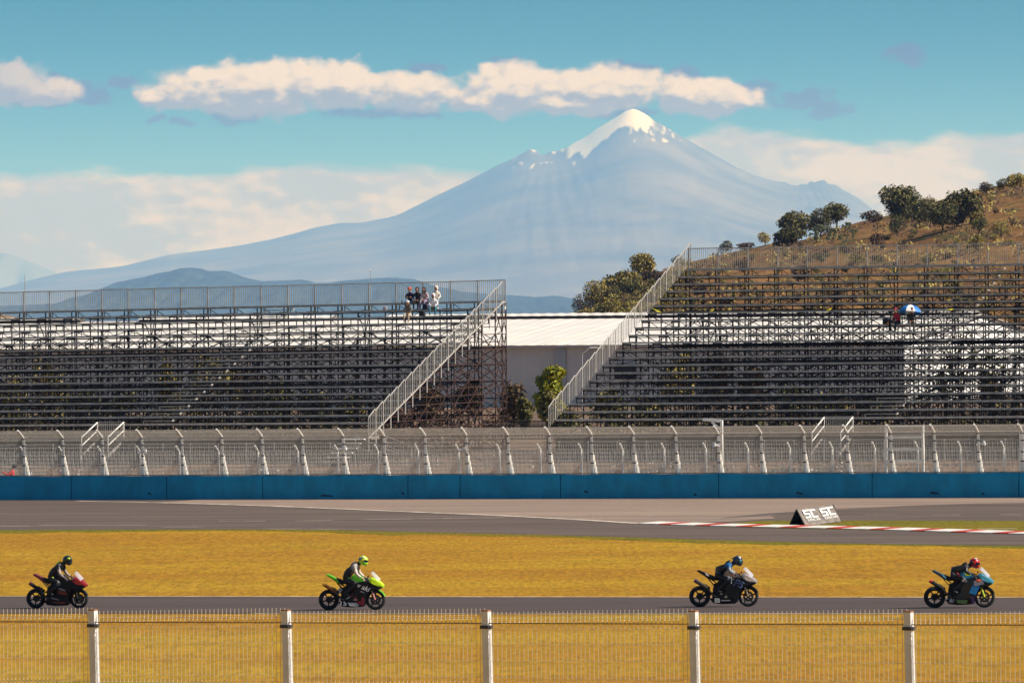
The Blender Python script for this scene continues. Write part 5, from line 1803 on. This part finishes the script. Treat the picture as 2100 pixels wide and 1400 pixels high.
# marshal crouching behind the wall at the far left edge
def marshal():
    b = Cc(T(19, 1.0), 1.0, .15)
    V = Vector
    J = {'pelvis': (V((0, 0, .62)), .15, .14), 'chest': (V((.1, 0, 1.0)), .17, .14), 'neck': (V((.16, .02, 1.18)), .06), 'head': (V((.18, .03, 1.32)), .10), 'shl': (V((.08, .17, 1.1)), .07), 'ell': (V((-.15, .2, .95)), .05), 'wrl': (V((-.38, .15, 1.1)), .04),
         'shr': (V((.1, -.17, 1.1)), .07), 'elr': (V((-.08, -.25, .95)), .05), 'wrr': (V((-.3, -.2, 1.12)), .04), 'hl': (V((0, .1, .6)), .1), 'kl': (V((-.32, .14, .5)), .07), 'al': (V((-.15, .14, .08)), .05), 'tl': (V((-.32, .15, .04)), .045),
         'hr': (V((0, -.1, .6)), .1), 'kr': (V((-.2, -.16, .42)), .07), 'ar': (V((.12, -.14, .08)), .05), 'tr': (V((-.05, -.15, .04)), .045)}
    B = [('pelvis', 'chest'), ('chest', 'neck'), ('neck', 'head'), ('chest', 'shl'), ('shl', 'ell'), ('ell', 'wrl'), ('chest', 'shr'), ('shr', 'elr'), ('elr', 'wrr'), ('pelvis', 'hl'), ('hl', 'kl'), ('kl', 'al'), ('al', 'tl'), ('pelvis', 'hr'), ('hr', 'kr'), ('kr', 'ar'), ('ar', 'tr')]
    Z = [0, 1, 1, 0, 0, 0, 0, 0, 0, 2, 2, 2, 2, 2, 2, 2, 2]
    o = person(J, B, Z, [cm('red_overall', .72, .03, .02), SKIN, cm('dark_trousers', .03, .03, .04)], b, 0, 'person in a bright red top crouching behind the blue wall at the far left')
    MB().ell(V((.19, .02, 1.35)), (.115, .11, .10)).build('hair', cm('dark_hair', .02, .014, .01), o, local=True, smooth=True)
    o.scale = (1.16, 1.16, 1.16)
    for s, w in ((1, J['wrl'][0]), (-1, J['wrr'][0])): hand(w + V((-.05, 0, .02)), (-1, 0, .3), (0, 0, 1), s, SKIN, o)


marshal()

# yellow tape remnants
M_TAPE = mat('yellow_tape', (.85, .72, .02), .5)
def tape(px0, py0, px1, py1, label):
    k = best_row(py1, px1); off = RO(k) - .2
    D = Cc(T(px1, off), off, 0).y
    a, b = P(px0, py0, D), P(px1, py1, D)
    mb = MB(); vs = []
    for i in range(7):
        f = i / 6; c = a.lerp(b, f) + Vector((0, 0, -.03 * math.sin(f * 3.14)))
        vs += [c + Vector((0, 0, .035 + .015 * math.sin(i * 2))), c + Vector((0, .02 * math.cos(i), -.035))]
    mb.add(vs, [(2 * i, 2 * i + 2, 2 * i + 3, 2 * i + 1) for i in range(6)])
    tag(mb.build('tape_strip', M_TAPE, origin=a), label, 'tape')


tape(1338, 632, 1357, 640, 'yellow tape scrap at the left end of the right stand')
tape(1455, 639, 1465, 633, 'short yellow tape scrap on the right stand, left of centre')
tape(1695, 637, 1706, 631, 'slanting yellow tape scrap on the right stand, left of the umbrella')
tape(1943, 634, 1955, 633, 'small flat yellow tape scrap on the right stand, right of the umbrella')
tape(2024, 503, 2030, 512, 'yellow tape knot tied to the top rail of the right stand')

# ------------------------------------------------------------------ motorcycles (local frame: +x forward, -y towards the viewer)
M_TYRE = mat('tyre_rubber', (.012, .012, .013), .85)
M_RIM = mat('black_rim', (.010, .010, .011), .4, .4)
M_DISC = mat('brake_disc', (.06, .058, .055), .4, .9)
M_BLACK = mat('black_fairing', (.004, .004, .005), .45, spec=.3)
M_ENG = mat('engine_metal', (.012, .012, .013), .5, .5)
M_STEEL = mat('exhaust_steel', (.10, .085, .075), .35, .9)
M_SEAT = mat('seat_foam', (.012, .012, .012), .9)
M_GLASS = bpy.data.materials.new('windscreen'); M_GLASS.use_nodes = True
_b = M_GLASS.node_tree.nodes['Principled BSDF']; _b.inputs['Base Color'].default_value = (.8, .8, .88, 1); _b.inputs['Roughness'].default_value = .08
_b.inputs['Alpha'].default_value = .45; _b.inputs['Specular IOR Level'].default_value = .8


def wheel(cx, cz, r, w, root, front, rimm=None):
    th = MB()
    prof = []
    for i in range(13):
        a = -math.pi * .62 + 2 * math.pi * .62 * i / 12
        prof.append((r - w * .46 + w * .46 * math.cos(a), w * .5 * math.sin(a)))
    prof.append((r - w * .62, .0))
    th.lathe(prof, (0, 0, 0), n=36)
    W = empty('wheel', (cx, 0, cz)); W.parent = root
    th.build('tyre', M_TYRE, W, local=True, smooth=True)
    rm = MB(); rr = r - w * .6
    rm.lathe([(rr, -w * .38), (rr + .012, -w * .40), (rr + .012, w * .40), (rr, w * .38), (rr - .022, w * .2), (rr - .022, -w * .2)], n=36)
    rm.tube((0, -.05, 0), (0, .05, 0), .055 if front else .085, n=12)
    a0 = .3 if front else .9
    for k in range(5):
        a = a0 + 2 * math.pi * k / 5
        d = Vector((math.cos(a), 0, math.sin(a))); rm.bar(d * .03, d * (rr - .015), .042, .026, up=(0, 1, 0))
    rm.build('rim', rimm or M_RIM, W, local=True)
    for sy in ((-1, 1) if front else (1,)):
        db = MB(); R1 = .155 if front else .11
        db.lathe([(R1 * .62, sy * .062), (R1, sy * .062), (R1, sy * .067), (R1 * .62, sy * .067)], n=28)
        for k in range(5):
            a = 2 * math.pi * k / 5; d = Vector((math.cos(a), 0, math.sin(a))); db.bar(d * .03 + Vector((0, sy * .062, 0)), d * (R1 * .66) + Vector((0, sy * .062, 0)), .014, .005, up=(0, 1, 0))
        db.build('brake_disc', M_DISC, W, local=True)
    return W


def decal(mb, pts, y, both=True):
    """thin raised patch on the flank; pts in (x,z)"""
    mb.slab(pts, -y - .006, -y + .004)
    if both: mb.slab(pts, y - .004, y + .006)


def decal_text(s, x, z, w, h, y, ang, m, root, name='lettering', italic=.2, outline=None):
    vs, fs = text_geo(s, bold=.01)
    ca, sa = math.cos(ang), math.sin(ang)
    out = []
    for (u, v) in vs:
        X = (u - .0) * w + v * h * italic; Z = v * h
        out.append((x + X * ca - Z * sa, -y - .009, z + X * sa + Z * ca))
    return MB().add(out, fs).build(name, m, root, local=True, normals=False)


def motorcycle(label, loc, rz, C, variant, sc=1.0):
    """C: colours tail, nose, tank, mid, belly, fork"""
    root = empty('motorcycle', loc, rz, label, 'motorcycle', 'racing motorcycles on the near track')
    root.scale = (sc, sc, sc)
    xr, xf = -.735, .735
    wheel(xr, .322, .322, .185, root, False); wheel(xf, .312, .312, .125, root, True, C.get('rim'))
    # swingarm, chain side and hugger
    mb = MB()
    for s in (-1, 1): mb.bar((xr, s * .12, .322), (-.25, s * .10, .42), .035, .075); mb.bar((xr + .12, s * .115, .36), (-.42, s * .10, .54), .03, .03)
    mb.build('swingarm', M_ENG, root, local=True)
    mb = MB(); 
    for k in range(6):
        a0, a1 = R(70 + 15 * k), R(70 + 15 * (k + 1)); mb.bar((xr + .335 * math.cos(a0 - .6), 0, .322 + .335 * math.sin(a0 - .6)), (xr + .335 * math.cos(a1 - .6), 0, .322 + .335 * math.sin(a1 - .6)), .16, .012, up=(0, 1, 0)) if k < 3 else None
    mb.build('hugger', M_BLACK, root, local=True)
    # engine block and frame behind the fairing
    mb = MB(); mb.puffy([(-.36, .30), (-.30, .70), (.02, .84), (.40, .80), (.44, .40), (.30, .20), (-.20, .18)], .15)
    mb.build('engine', M_ENG, root, local=True)
    mb = MB()
    for s in (-1, 1): mb.bar((-.30, s * .14, .50), (-.05, s * .16, .86), .05, .10); mb.bar((-.05, s * .16, .86), (.46, s * .08, .88), .05, .11)
    mb.build('main_frame', M_ENG, root, local=True)
    # tail
    mb = MB(); mb.puffy([(-.82, 1.10), (-.74, 1.125), (-.60, 1.06), (-.47, .985), (-.40, .93), (-.34, .84), (-.44, .83), (-.60, .95), (-.76, 1.05)], lambda x, z: .10 + .03 * (x + .8))
    mb.build('tail', C['tail'], root, local=True, smooth=False)
    MB().puffy([(-.47, 1.0), (-.36, .965), (-.20, .885), (-.02, .87), (.0, .80), (-.30, .80), (-.42, .88)], .13).build('seat', M_SEAT, root, local=True)
    mb = MB()
    for s in (-1, 1): mb.bar((-.56, s * .06, .95), (-.24, s * .09, .74), .025); mb.bar((-.46, s * .07, .84), (-.24, s * .1, .60), .022)
    mb.build('subframe', M_ENG, root, local=True)
    # tank
    MB().puffy([(-.06, .84), (-.05, .95), (.02, 1.07), (.12, 1.115), (.24, 1.09), (.36, 1.00), (.44, .90), (.40, .80), (.05, .78)], lambda x, z: .155, inset=.16, edge=.45).build('fuel_tank', C['tank'], root, local=True, smooth=False)
    # nose fairing
    MB().puffy([(.54, .97), (.62, 1.02), (.76, .98), (.93, .87), (1.02, .775), (1.00, .70), (.86, .70), (.70, .76), (.58, .83), (.52, .90)], lambda x, z: max(.07, .21 - .26 * max(0, x - .68)), inset=.2, edge=.35).build('nose_fairing', C['nose'], root, local=True)
    MB().puffy([(.44, .92), (.56, .93), (.72, .77), (.90, .72), (.97, .69), (.86, .63), (.66, .58), (.48, .62)], lambda x, z: max(.06, .19 - .26 * max(0, x - .66)), inset=.15, edge=.35).build('lower_nose', M_BLACK, root, local=True)
    if C.get('nose_low'):
        mb = MB(); decal(mb, [(.62, .80), (.78, .77), (.98, .74), (.98, .70), (.86, .68), (.66, .70)], .16); mb.build('nose_panel', C['nose_low'], root, local=True)
    for s in (-1, 1):
        MB().ell((.93, s * .075, .775), (.07, .035, .022), 8, 6).build('headlight_vent', C.get('vent', M_BLACK), root, local=True)
    # windscreen: curved thin shell
    vs = []; n = 8
    for i in range(n + 1):
        f = i / n; x = .66 + .25 * f; z = 1.20 - .245 * f ** 1.1
        for j in range(7):
            a = (j - 3) / 3; wdt = (.05 + .115 * f ** .6)
            vs.append((x - .07 * a * a * (1 - .2 * f), a * wdt, z - .07 * a * a))
    MB().add(vs, [(i * 7 + j, (i + 1) * 7 + j, (i + 1) * 7 + j + 1, i * 7 + j + 1) for i in range(n) for j in range(6)]).build('windscreen', M_GLASS, root, local=True, smooth=True)
    # side fairing down to the belly pan
    sidep = [(.06, .86), (.30, .90), (.52, .93), (.64, .84), (.62, .66), (.52, .50), (.46, .36), (.42, .16), (.34, .10), (-.05, .085), (-.32, .12), (-.42, .24), (-.28, .30), (-.10, .36), (.02, .50), (-.02, .66)]
    MB().puffy(sidep, lambda x, z: .205 - .05 * max(0, .3 - z) / .3, inset=.10, edge=.62).build('side_fairing', C['mid'], root, local=True)
    # front mudguard
    mb = MB(); vs = []
    for i in range(9):
        a = R(20 + 13 * i)
        for j in (-1, -.5, .5, 1): vs.append((xf + (.345 - .03 * abs(j)) * math.cos(a), j * .075, .312 + (.345 - .03 * abs(j)) * math.sin(a)))
    mb.add(vs, [(i * 4 + j, (i + 1) * 4 + j, (i + 1) * 4 + j + 1, i * 4 + j + 1) for i in range(8) for j in range(3)])
    mb.build('front_mudguard', C.get('guard', M_BLACK), root, local=True, smooth=True)
    for s in (-1, 1):
        mb = MB(); mb.tube((xf, s * .095, .312), (.545, s * .10, .86), .03, .026, 10)
        mb.build('fork_leg', C['fork'], root, local=True)
        MB().bar((xf - .05, s * .085, .36), (xf - .10, s * .085, .48), .03, .05).build('caliper', M_ENG, root, local=True)
    mb = MB()
    for s in (-1, 1): mb.tube((.54, s * .10, .92), (.38, s * .30, .965), .016, n=8)
    mb.tube((.5, -.12, .90), (.5, .12, .90), .03, n=8)
    mb.build('handlebar', M_ENG, root, local=True)
    for s in (-1, 1): MB().tube((.47, s * .29, .985), (.36, s * .34, .955), .022, n=8).build('grip', M_SEAT, root, local=True)
    mb = MB(); mb.path([(.46, -.26, .985), (.52, -.31, 1.0), (.50, -.36, .97)], .008); mb.tube((.53, -.20, 1.02), (.56, -.2, 1.075), .02, n=8); mb.build('brake_lever', M_ENG, root, local=True)
    # exhaust along the near side
    mb = MB(); mb.tube((-.12, -.13, .22), (-.36, -.16, .40), .03, n=8); mb.tube((-.36, -.16, .40), (-.50, -.17, .58), .028, .034, 8); mb.build('exhaust_pipe', M_STEEL, root, local=True)
    ex = MB(); ex.tube((-.50, -.17, .575), (-.84, -.17, .80), .055, .06, 12); e = ex.build('silencer', C.get('muffler', M_ENG), root, local=True)
    MB().tube((-.815, -.17, .785), (-.88, -.17, .825), .064, .058, 12).build('exhaust_tip', C.get('tip', M_STEEL), root, local=True)
    MB().bar((-.30, -.16, .47), (-.17, -.23, .45), .025).build('footpeg', M_ENG, root, local=True)
    return root


# ------------------------------------------------------------------ riders
def rider(loc, rz, label, M, crouch=0.0, sc=1.0, visor=None, stripes=None, arm_l=None):
    V = Vector; c = crouch
    hip = V((-.22, 0, .985)); chest = V((.05 + .06 * c, 0, 1.30 - .10 * c)); neck = V((.19 + .05 * c, 0, 1.43 - .12 * c)); head = V((.31 + .06 * c, 0, 1.52 - .14 * c))
    J = {'pelvis': (hip, .17, .16), 'waist': (V((-.15, 0, 1.13 - .03 * c)), .175, .16), 'chest': (chest, .205, .18), 'neck': (neck, .075), 'head': (head, .09)}
    B = [('pelvis', 'waist'), ('waist', 'chest'), ('chest', 'neck'), ('neck', 'head')]
    Z = [0, 0, 0, 0]
    for s, n in ((-1, 'r'), (1, 'l')):
        J['sh' + n] = (chest + V((.06, s * .19, .07)), .078)
        J['el' + n] = (V((.19, s * .30, 1.13 - .04 * c)), .056)
        J['wr' + n] = (V((.34, s * .315, 1.01)), .042)
        J['hip' + n] = (hip + V((.03, s * .11, -.04)), .105); J['kn' + n] = (V((.17, s * .25, .80 + .01 * c)), .078)
        J['an' + n] = (V((-.20, s * .25, .50)), .052); J['to' + n] = (V((-.04, s * .26, .44)), .042)
        B += [('chest', 'sh' + n), ('sh' + n, 'el' + n), ('el' + n, 'wr' + n), ('pelvis', 'hip' + n), ('hip' + n, 'kn' + n), ('kn' + n, 'an' + n), ('an' + n, 'to' + n)]
        Z += [lambda t, q: 1, lambda t, q: 1 if t < .45 else 2, lambda t, q: 2 if t < .85 else 3, 0, lambda t, q: 0 if t < .8 else 4, lambda t, q: 0 if t < .45 else 5, 5]
    o = person(J, B, Z, [M['suit'], M['shoulder'], M['arm'], M['cuff'], M['knee'], cm('boot_black', .01, .01, .011, .5)], loc, rz, label, 'motorcycle riders')
    o.scale = (sc, sc, sc)
    # hump and collar
    MB().ell(chest + V((.00, 0, .145)), (.12, .07, .05), 10, 6, Matrix.Rotation(R(-38), 3, 'Y')).build('back_hump', M['hump'], o, local=True, smooth=True)
    if stripes:
        mb = MB(); mb.ell(V((-.02, -.245, .98)) if stripes == 'hip' else hip + V((.12, -.15, .0)), (.10, .02, .035), 8, 6, Matrix.Rotation(R(50), 3, 'Y')); mb.build('thigh_patch', M['patch'], o, local=True)
    MB().ell(V((.19, -.31, .80)), (.045, .03, .045), 8, 6).build('knee_slider', M['knee'], o, local=True, smooth=True)
    # helmet
    hc = head + V((.045, 0, .035)); rot = Matrix.Rotation(R(18), 3, 'Y')
    mb = MB(); mb.ell(hc, (.155, .125, .15), 18, 12, rot); mb.ell(hc + V((.055, 0, -.075)), (.105, .105, .095), 14, 8, rot)
    h = mb.build('helmet', M['helmet'], o, local=True, smooth=True)
    # visor: band on the front
    vs = []; n = 10
    for i in range(n + 1):
        a = R(-75 + 150 * i / n)
        for zz in (-.065, -.02, .02, .055):
            r = 1.035 * math.sqrt(max(0, 1 - (zz / .17) ** 2)); vs.append(hc + rot @ V((.158 * r * math.cos(a) + .006, .13 * r * math.sin(a), zz - .01)))
    MB().add(vs, [(i * 4 + j, (i + 1) * 4 + j, (i + 1) * 4 + j + 1, i * 4 + j + 1) for i in range(n) for j in range(3)]).build('visor', visor or cm('dark_visor', .01, .012, .02, .15), h, local=True, smooth=True)
    for (dx, dz, rx, rz_, mm) in M.get('spots', []):
        MB().ell(hc + V((dx, -.085, dz)), (rx, .045, rz_), 10, 6).build('helmet_patch', mm, h, local=True, smooth=True)
    if M.get('spoiler'): MB().bar(hc + V((-.10, 0, .09)), hc + V((-.19, 0, .06)), .1, .02).build('spoiler', M['helmet'], h, local=True)
    for s in (-1, 1):
        hand(V((.40, s * .325, .985)), (.85, 0, -.5), (.3, 0, .9), -s, M['glove'], o, 'glove', 1.15, 1.3)
    return o


# colours
LIME = cm('lime', .50, .72, .01, .35, coat=.15); GRN = cm('racing_green', .02, .30, .01, .35, coat=.15); LGRN = cm('light_green', .10, .50, .01, .35)
RED = cm('racing_red', .26, .004, .008, .3, coat=.5); DRED = cm('dark_red', .16, .003, .012, .35, coat=.3)
SILV = cm('silver_fairing', .55, .48, .46, .25, metal=.5); BLUE = cm('racing_blue', .0, .16, .42, .35, coat=.15); CYAN = cm('cyan_fairing', .05, .26, .36, .3, coat=.15)
WHT = cm('paint_white', .82, .80, .80, .35); LSUIT = cm('black_leather', .010, .010, .012, .45); GSUIT = cm('grey_leather', .30, .24, .21, .5)
PURP = cm('purple_trim', .035, .012, .06, .4); ORG = cm('orange_patch', .7, .12, .04, .5)


def on_track(px, py):
    p = G(px, py, .012); return p


def place_bike(px, py, rz, sc, label, rlabel, C, M, variant, crouch, **kw):
    p = on_track(px, py)
    b = motorcycle(label, p, rz, C, variant, sc)
    b.rotation_euler = (0, -math.atan(SLOPE), rz)
    r = rider(p, rz, rlabel, M, crouch, sc, **kw)
    r.rotation_euler = (0, -math.atan(SLOPE), rz)
    return b, r


b1, r1 = place_bike(118, 1247, R(-16), .985, 'black and red racing motorcycle with a red tail, leftmost on the near track', 'person in black leathers with lime flashes riding the leftmost motorcycle',
                    dict(tail=DRED, nose=RED, nose_low=M_BLACK, tank=M_BLACK, mid=M_BLACK, fork=M_ENG, vent=WHT, tip=cm('red_tip', .10, .01, .02)),
                    dict(suit=LSUIT, shoulder=LSUIT, arm=GSUIT, cuff=GSUIT, knee=cm('grey_slider', .16, .15, .15), hump=LIME, helmet=cm('helmet_dark_green', .01, .03, .02, .2, coat=.5), glove=cm('grey_glove', .16, .13, .12), patch=LIME, spots=[(.075, .05, .06, .035, LIME)]), 1, 0.0, stripes='leg')
b2, r2 = place_bike(722.5, 1250, R(-8), 1.0, 'black and green racing motorcycle with lime nose, number 15 and white lettering', 'person in black and white leathers with a lime helmet riding the lime-nosed motorcycle',
                    dict(tail=LGRN, nose=LIME, tank=LGRN, mid=M_BLACK, fork=cm('fork_pink', .55, .22, .2, .3), guard=LGRN, muffler=cm('burnt_pipe', .22, .09, .03, .35, metal=.8), tip=cm('gold_tip', .6, .33, .04, .35, metal=.7)),
                    dict(suit=LSUIT, shoulder=cm('white_leather', .34, .31, .29, .45), arm=cm('cream_leather', .62, .50, .44, .5), cuff=LSUIT, knee=LSUIT, hump=GSUIT, helmet=cm('helmet_lime', .50, .68, .04, .25, coat=.5), glove=cm('pale_glove', .5, .38, .32), patch=GRN,
                         spots=[(-.07, .05, .06, .05, cm('helmet_blue', .04, .12, .18)), (.02, .10, .04, .03, cm('helmet_white', .8, .8, .7)), (.04, -.08, .06, .05, LGRN), (-.02, .0, .025, .03, ORG)]), 2, .12, stripes='leg')
b3, r3 = place_bike(1485, 1243.5, R(-5), 1.02, 'black racing motorcycle with silver nose and blue outlined letters, third from the left', 'person in black and blue leathers with a blue-green helmet riding the silver-nosed motorcycle',
                    dict(tail=M_BLACK, nose=SILV, nose_low=M_BLACK, tank=cm('tank_silver', .22, .16, .14, .3, metal=.4), mid=M_BLACK, fork=cm('fork_gold', .35, .28, .2, .3, metal=.6), tip=cm('purple_tip', .08, .03, .10), muffler=M_STEEL),
                    dict(suit=LSUIT, shoulder=cm('blue_leather', .01, .10, .26, .45), arm=cm('steel_leather', .22, .24, .27, .5), cuff=cm('red_cuff', .45, .14, .10), knee=LSUIT, hump=LSUIT, helmet=cm('helmet_black_blue', .015, .03, .06, .2, coat=.6), glove=cm('grey_glove', .16, .13, .12), patch=cm('blue_patch', .01, .07, .25),
                         spots=[(.075, -.02, .06, .06, cm('helmet_teal', .02, .16, .18, .3)), (.06, .10, .05, .03, WHT)], spoiler=True), 3, 1.15, stripes='leg')
b4, r4 = place_bike(1968, 1245.5, R(-3), 1.03, 'light blue and green racing motorcycle with a yellow fork cover, rightmost on the near track', 'person in black leathers with a red helmet crouching on the light blue motorcycle',
                    dict(tail=cm('navy_tail', .01, .05, .09, .3, coat=.15), nose=CYAN, tank=cm('tank_blue', .0, .16, .34, .3, coat=.15), mid=cm('dark_teal_fairing', .004, .008, .012, .3, coat=.15), fork=cm('fork_yellow', .5, .62, .04, .35), tip=cm('red_exhaust_tip', .6, .05, .04), guard=M_BLACK),
                    dict(suit=LSUIT, shoulder=LSUIT, arm=LSUIT, cuff=LSUIT, knee=cm('pale_slider', .45, .38, .35), hump=LSUIT, helmet=cm('helmet_red', .55, .015, .02, .25, coat=.5), glove=LSUIT, patch=cm('maroon_patch', .28, .03, .05),
                         spots=[(-.06, .0, .09, .06, LSUIT), (.03, .12, .05, .025, cm('helmet_white', .8, .8, .7))]), 4, 1.65, stripes='hip')

# liveries
mb = MB(); decal(mb, [(.10, .58), (.36, .55), (.40, .44), (.10, .48)], .205); mb.build('fairing_patch', DRED, b1, local=True)
mb = MB(); decal(mb, [(.12, .68), (.36, .60), (.34, .56), (.13, .62)], .207, False); mb.build('stripe', cm('stripe_grey', .28, .28, .33), b1, local=True)
mb = MB(); decal(mb, [(-.14, .37), (.12, .30), (.12, .27), (-.14, .33)], .200, False); mb.build('stripe', cm('stripe_grey', .28, .28, .33), b1, local=True)
mb = MB(); decal(mb, [(-.20, .30), (-.06, .26), (.34, .22), (.32, .15), (-.1, .2)], .182); mb.build('fairing_patch', DRED, b1, local=True)
mb = MB(); decal(mb, [(-.02, .44), (.12, .54), (.30, .50), (.42, .34), (.40, .15), (.26, .16), (.10, .35)], .195); mb.build('fairing_patch', cm('wine_red', .20, .004, .02, .35), b2, local=True)
mb = MB(); decal(mb, [(-.16, .36), (-.03, .43), (.24, .16), (.20, .11), (-.05, .13), (-.15, .28)], .186); mb.build('fairing_patch', cm('fairing_white', .55, .55, .56, .4), b2, local=True)
decal_text('15', -.34, .155, .19, .13, .185, R(-3), cm('number_white', .85, .87, .92), b2, 'race_number', 0)
decal_text('Kaw', .03, .80, .26, .14, .207, R(-24), WHT, b2)
decal_text('aki', .32, .665, .24, .15, .212, R(-24), WHT, b2)
mb = MB(); decal(mb, [(.30, .60), (.42, .55), (.41, .53), (.29, .575)], .21, False); mb.build('stripe', cm('stripe_grey', .28, .28, .33), b2, local=True)
mb = MB(); decal(mb, [(.07, .33), (.20, .33), (.20, .32), (.07, .32)], .20, False); mb.build('stripe', WHT, b2, local=True)
mb = MB(); decal(mb, [(-.42, .63), (-.34, .72), (-.27, .60), (-.36, .50)], .15, False); mb.build('heel_guard', cm('guard_grey', .35, .35, .42, .4), b2, local=True)
decal_text('ZX', .03, .79, .24, .18, .207, R(-22), cm('letter_pale', .68, .74, .86), b3)
decal_text('FS', .30, .66, .26, .20, .209, R(-22), cm('letter_outline', .22, .34, .62), b3)
decal_text('FS', .315, .672, .23, .17, .213, R(-22), cm('letter_navy', .012, .02, .12), b3)
mb = MB(); decal(mb, [(-.27, .14), (-.12, .14), (-.12, .27), (-.27, .27)], .19, False); mb.build('number_plate', cm('plate_white', .6, .6, .58), b3, local=True)
decal_text('10', -.24, .165, .09, .08, .195, 0, M_BLACK, b3, 'race_number', 0)
mb = MB(); decal(mb, [(-.08, .215), (.20, .215), (.20, .185), (-.08, .185)], .19, False); mb.build('stripe', cm('stripe_grey', .28, .28, .33), b3, local=True)
mb = MB(); decal(mb, [(-.10, .43), (.06, .36), (.12, .33), (.08, .26), (-.02, .33), (-.11, .39)], .195, False); mb.build('fairing_patch', cm('patch_khaki', .24, .22, .18), b3, local=True)
mb = MB(); decal(mb, [(-.56, 1.04), (-.46, .985), (-.42, .93), (-.52, .96)], .115); mb.build('tail_patch', WHT, b3, local=True)
mb = MB(); decal(mb, [(.28, .44), (.40, .72), (.62, .74), (.58, .60), (.48, .38)], .205); mb.build('fairing_patch', BLUE, b4, local=True)
mb = MB(); decal(mb, [(.42, .80), (.70, .80), (.72, .70), (.44, .64)], .214); mb.build('fairing_patch', cm('lilac_trim', .24, .22, .27, .4), b4, local=True)
mb = MB(); mb.ell((.56, -.215, .80), (.085, .012, .045), 10, 6); mb.build('round_sticker', ORG, b4, local=True)
mb = MB(); decal(mb, [(.30, .36), (.44, .32), (.44, .12), (.36, .12)], .195); mb.build('fairing_patch', PURP, b4, local=True)
mb = MB(); decal(mb, [(-.12, .30), (.12, .33), (.24, .20), (.18, .12), (-.06, .14)], .188); mb.build('fairing_patch', cm('moss_green', .05, .10, .02, .4), b4, local=True)
mb = MB(); decal(mb, [(.14, 1.03), (.30, 1.04), (.36, .96), (.20, .94)], .15); mb.build('tank_patch', cm('tank_lime', .4, .5, .02, .4), b4, local=True)
decal_text('87', -.30, .17, .14, .12, .185, R(-4), cm('number_grey', .30, .32, .36), b4, 'race_number', 0)
mb = MB(); decal(mb, [(-.54, 1.03), (-.46, .99), (-.36, .88), (-.40, .86), (-.50, .96)], .118); mb.build('tail_patch', cm('tail_blue', .12, .42, .62, .35), b4, local=True)
# ------------------------------------------------------------------ haze
def build_haze():
    m = bpy.data.materials.new('haze'); m.use_nodes = True
    t = m.node_tree; t.nodes.clear()
    o = t.nodes.new('ShaderNodeOutputMaterial'); v = t.nodes.new('ShaderNodeVolumePrincipled')
    v.inputs['Color'].default_value = HAZE_COL
    v.inputs['Density'].default_value = HAZE_DEN
    v.inputs['Anisotropy'].default_value = 0.0
    v.inputs['Absorption Color'].default_value = (1, 1, 1, 1)
    t.links.new(v.outputs[0], o.inputs['Volume'])
    top = CAMZ + ray(1300, 223).z * MD / FPX + 60
    mb = MB(); mb.box((0, 41000 - 250, (top - 12) / 2), (42000, 82000, top + 12))
    h = mb.build('haze', m, origin=(0, 0, 0))
    tag(h, 'thin blue haze between the circuit and the volcano', 'haze', None, 'stuff')


HAZE_COL = (.15, .40, 1.0, 1)
HAZE_DEN = 3.3e-5
build_haze()
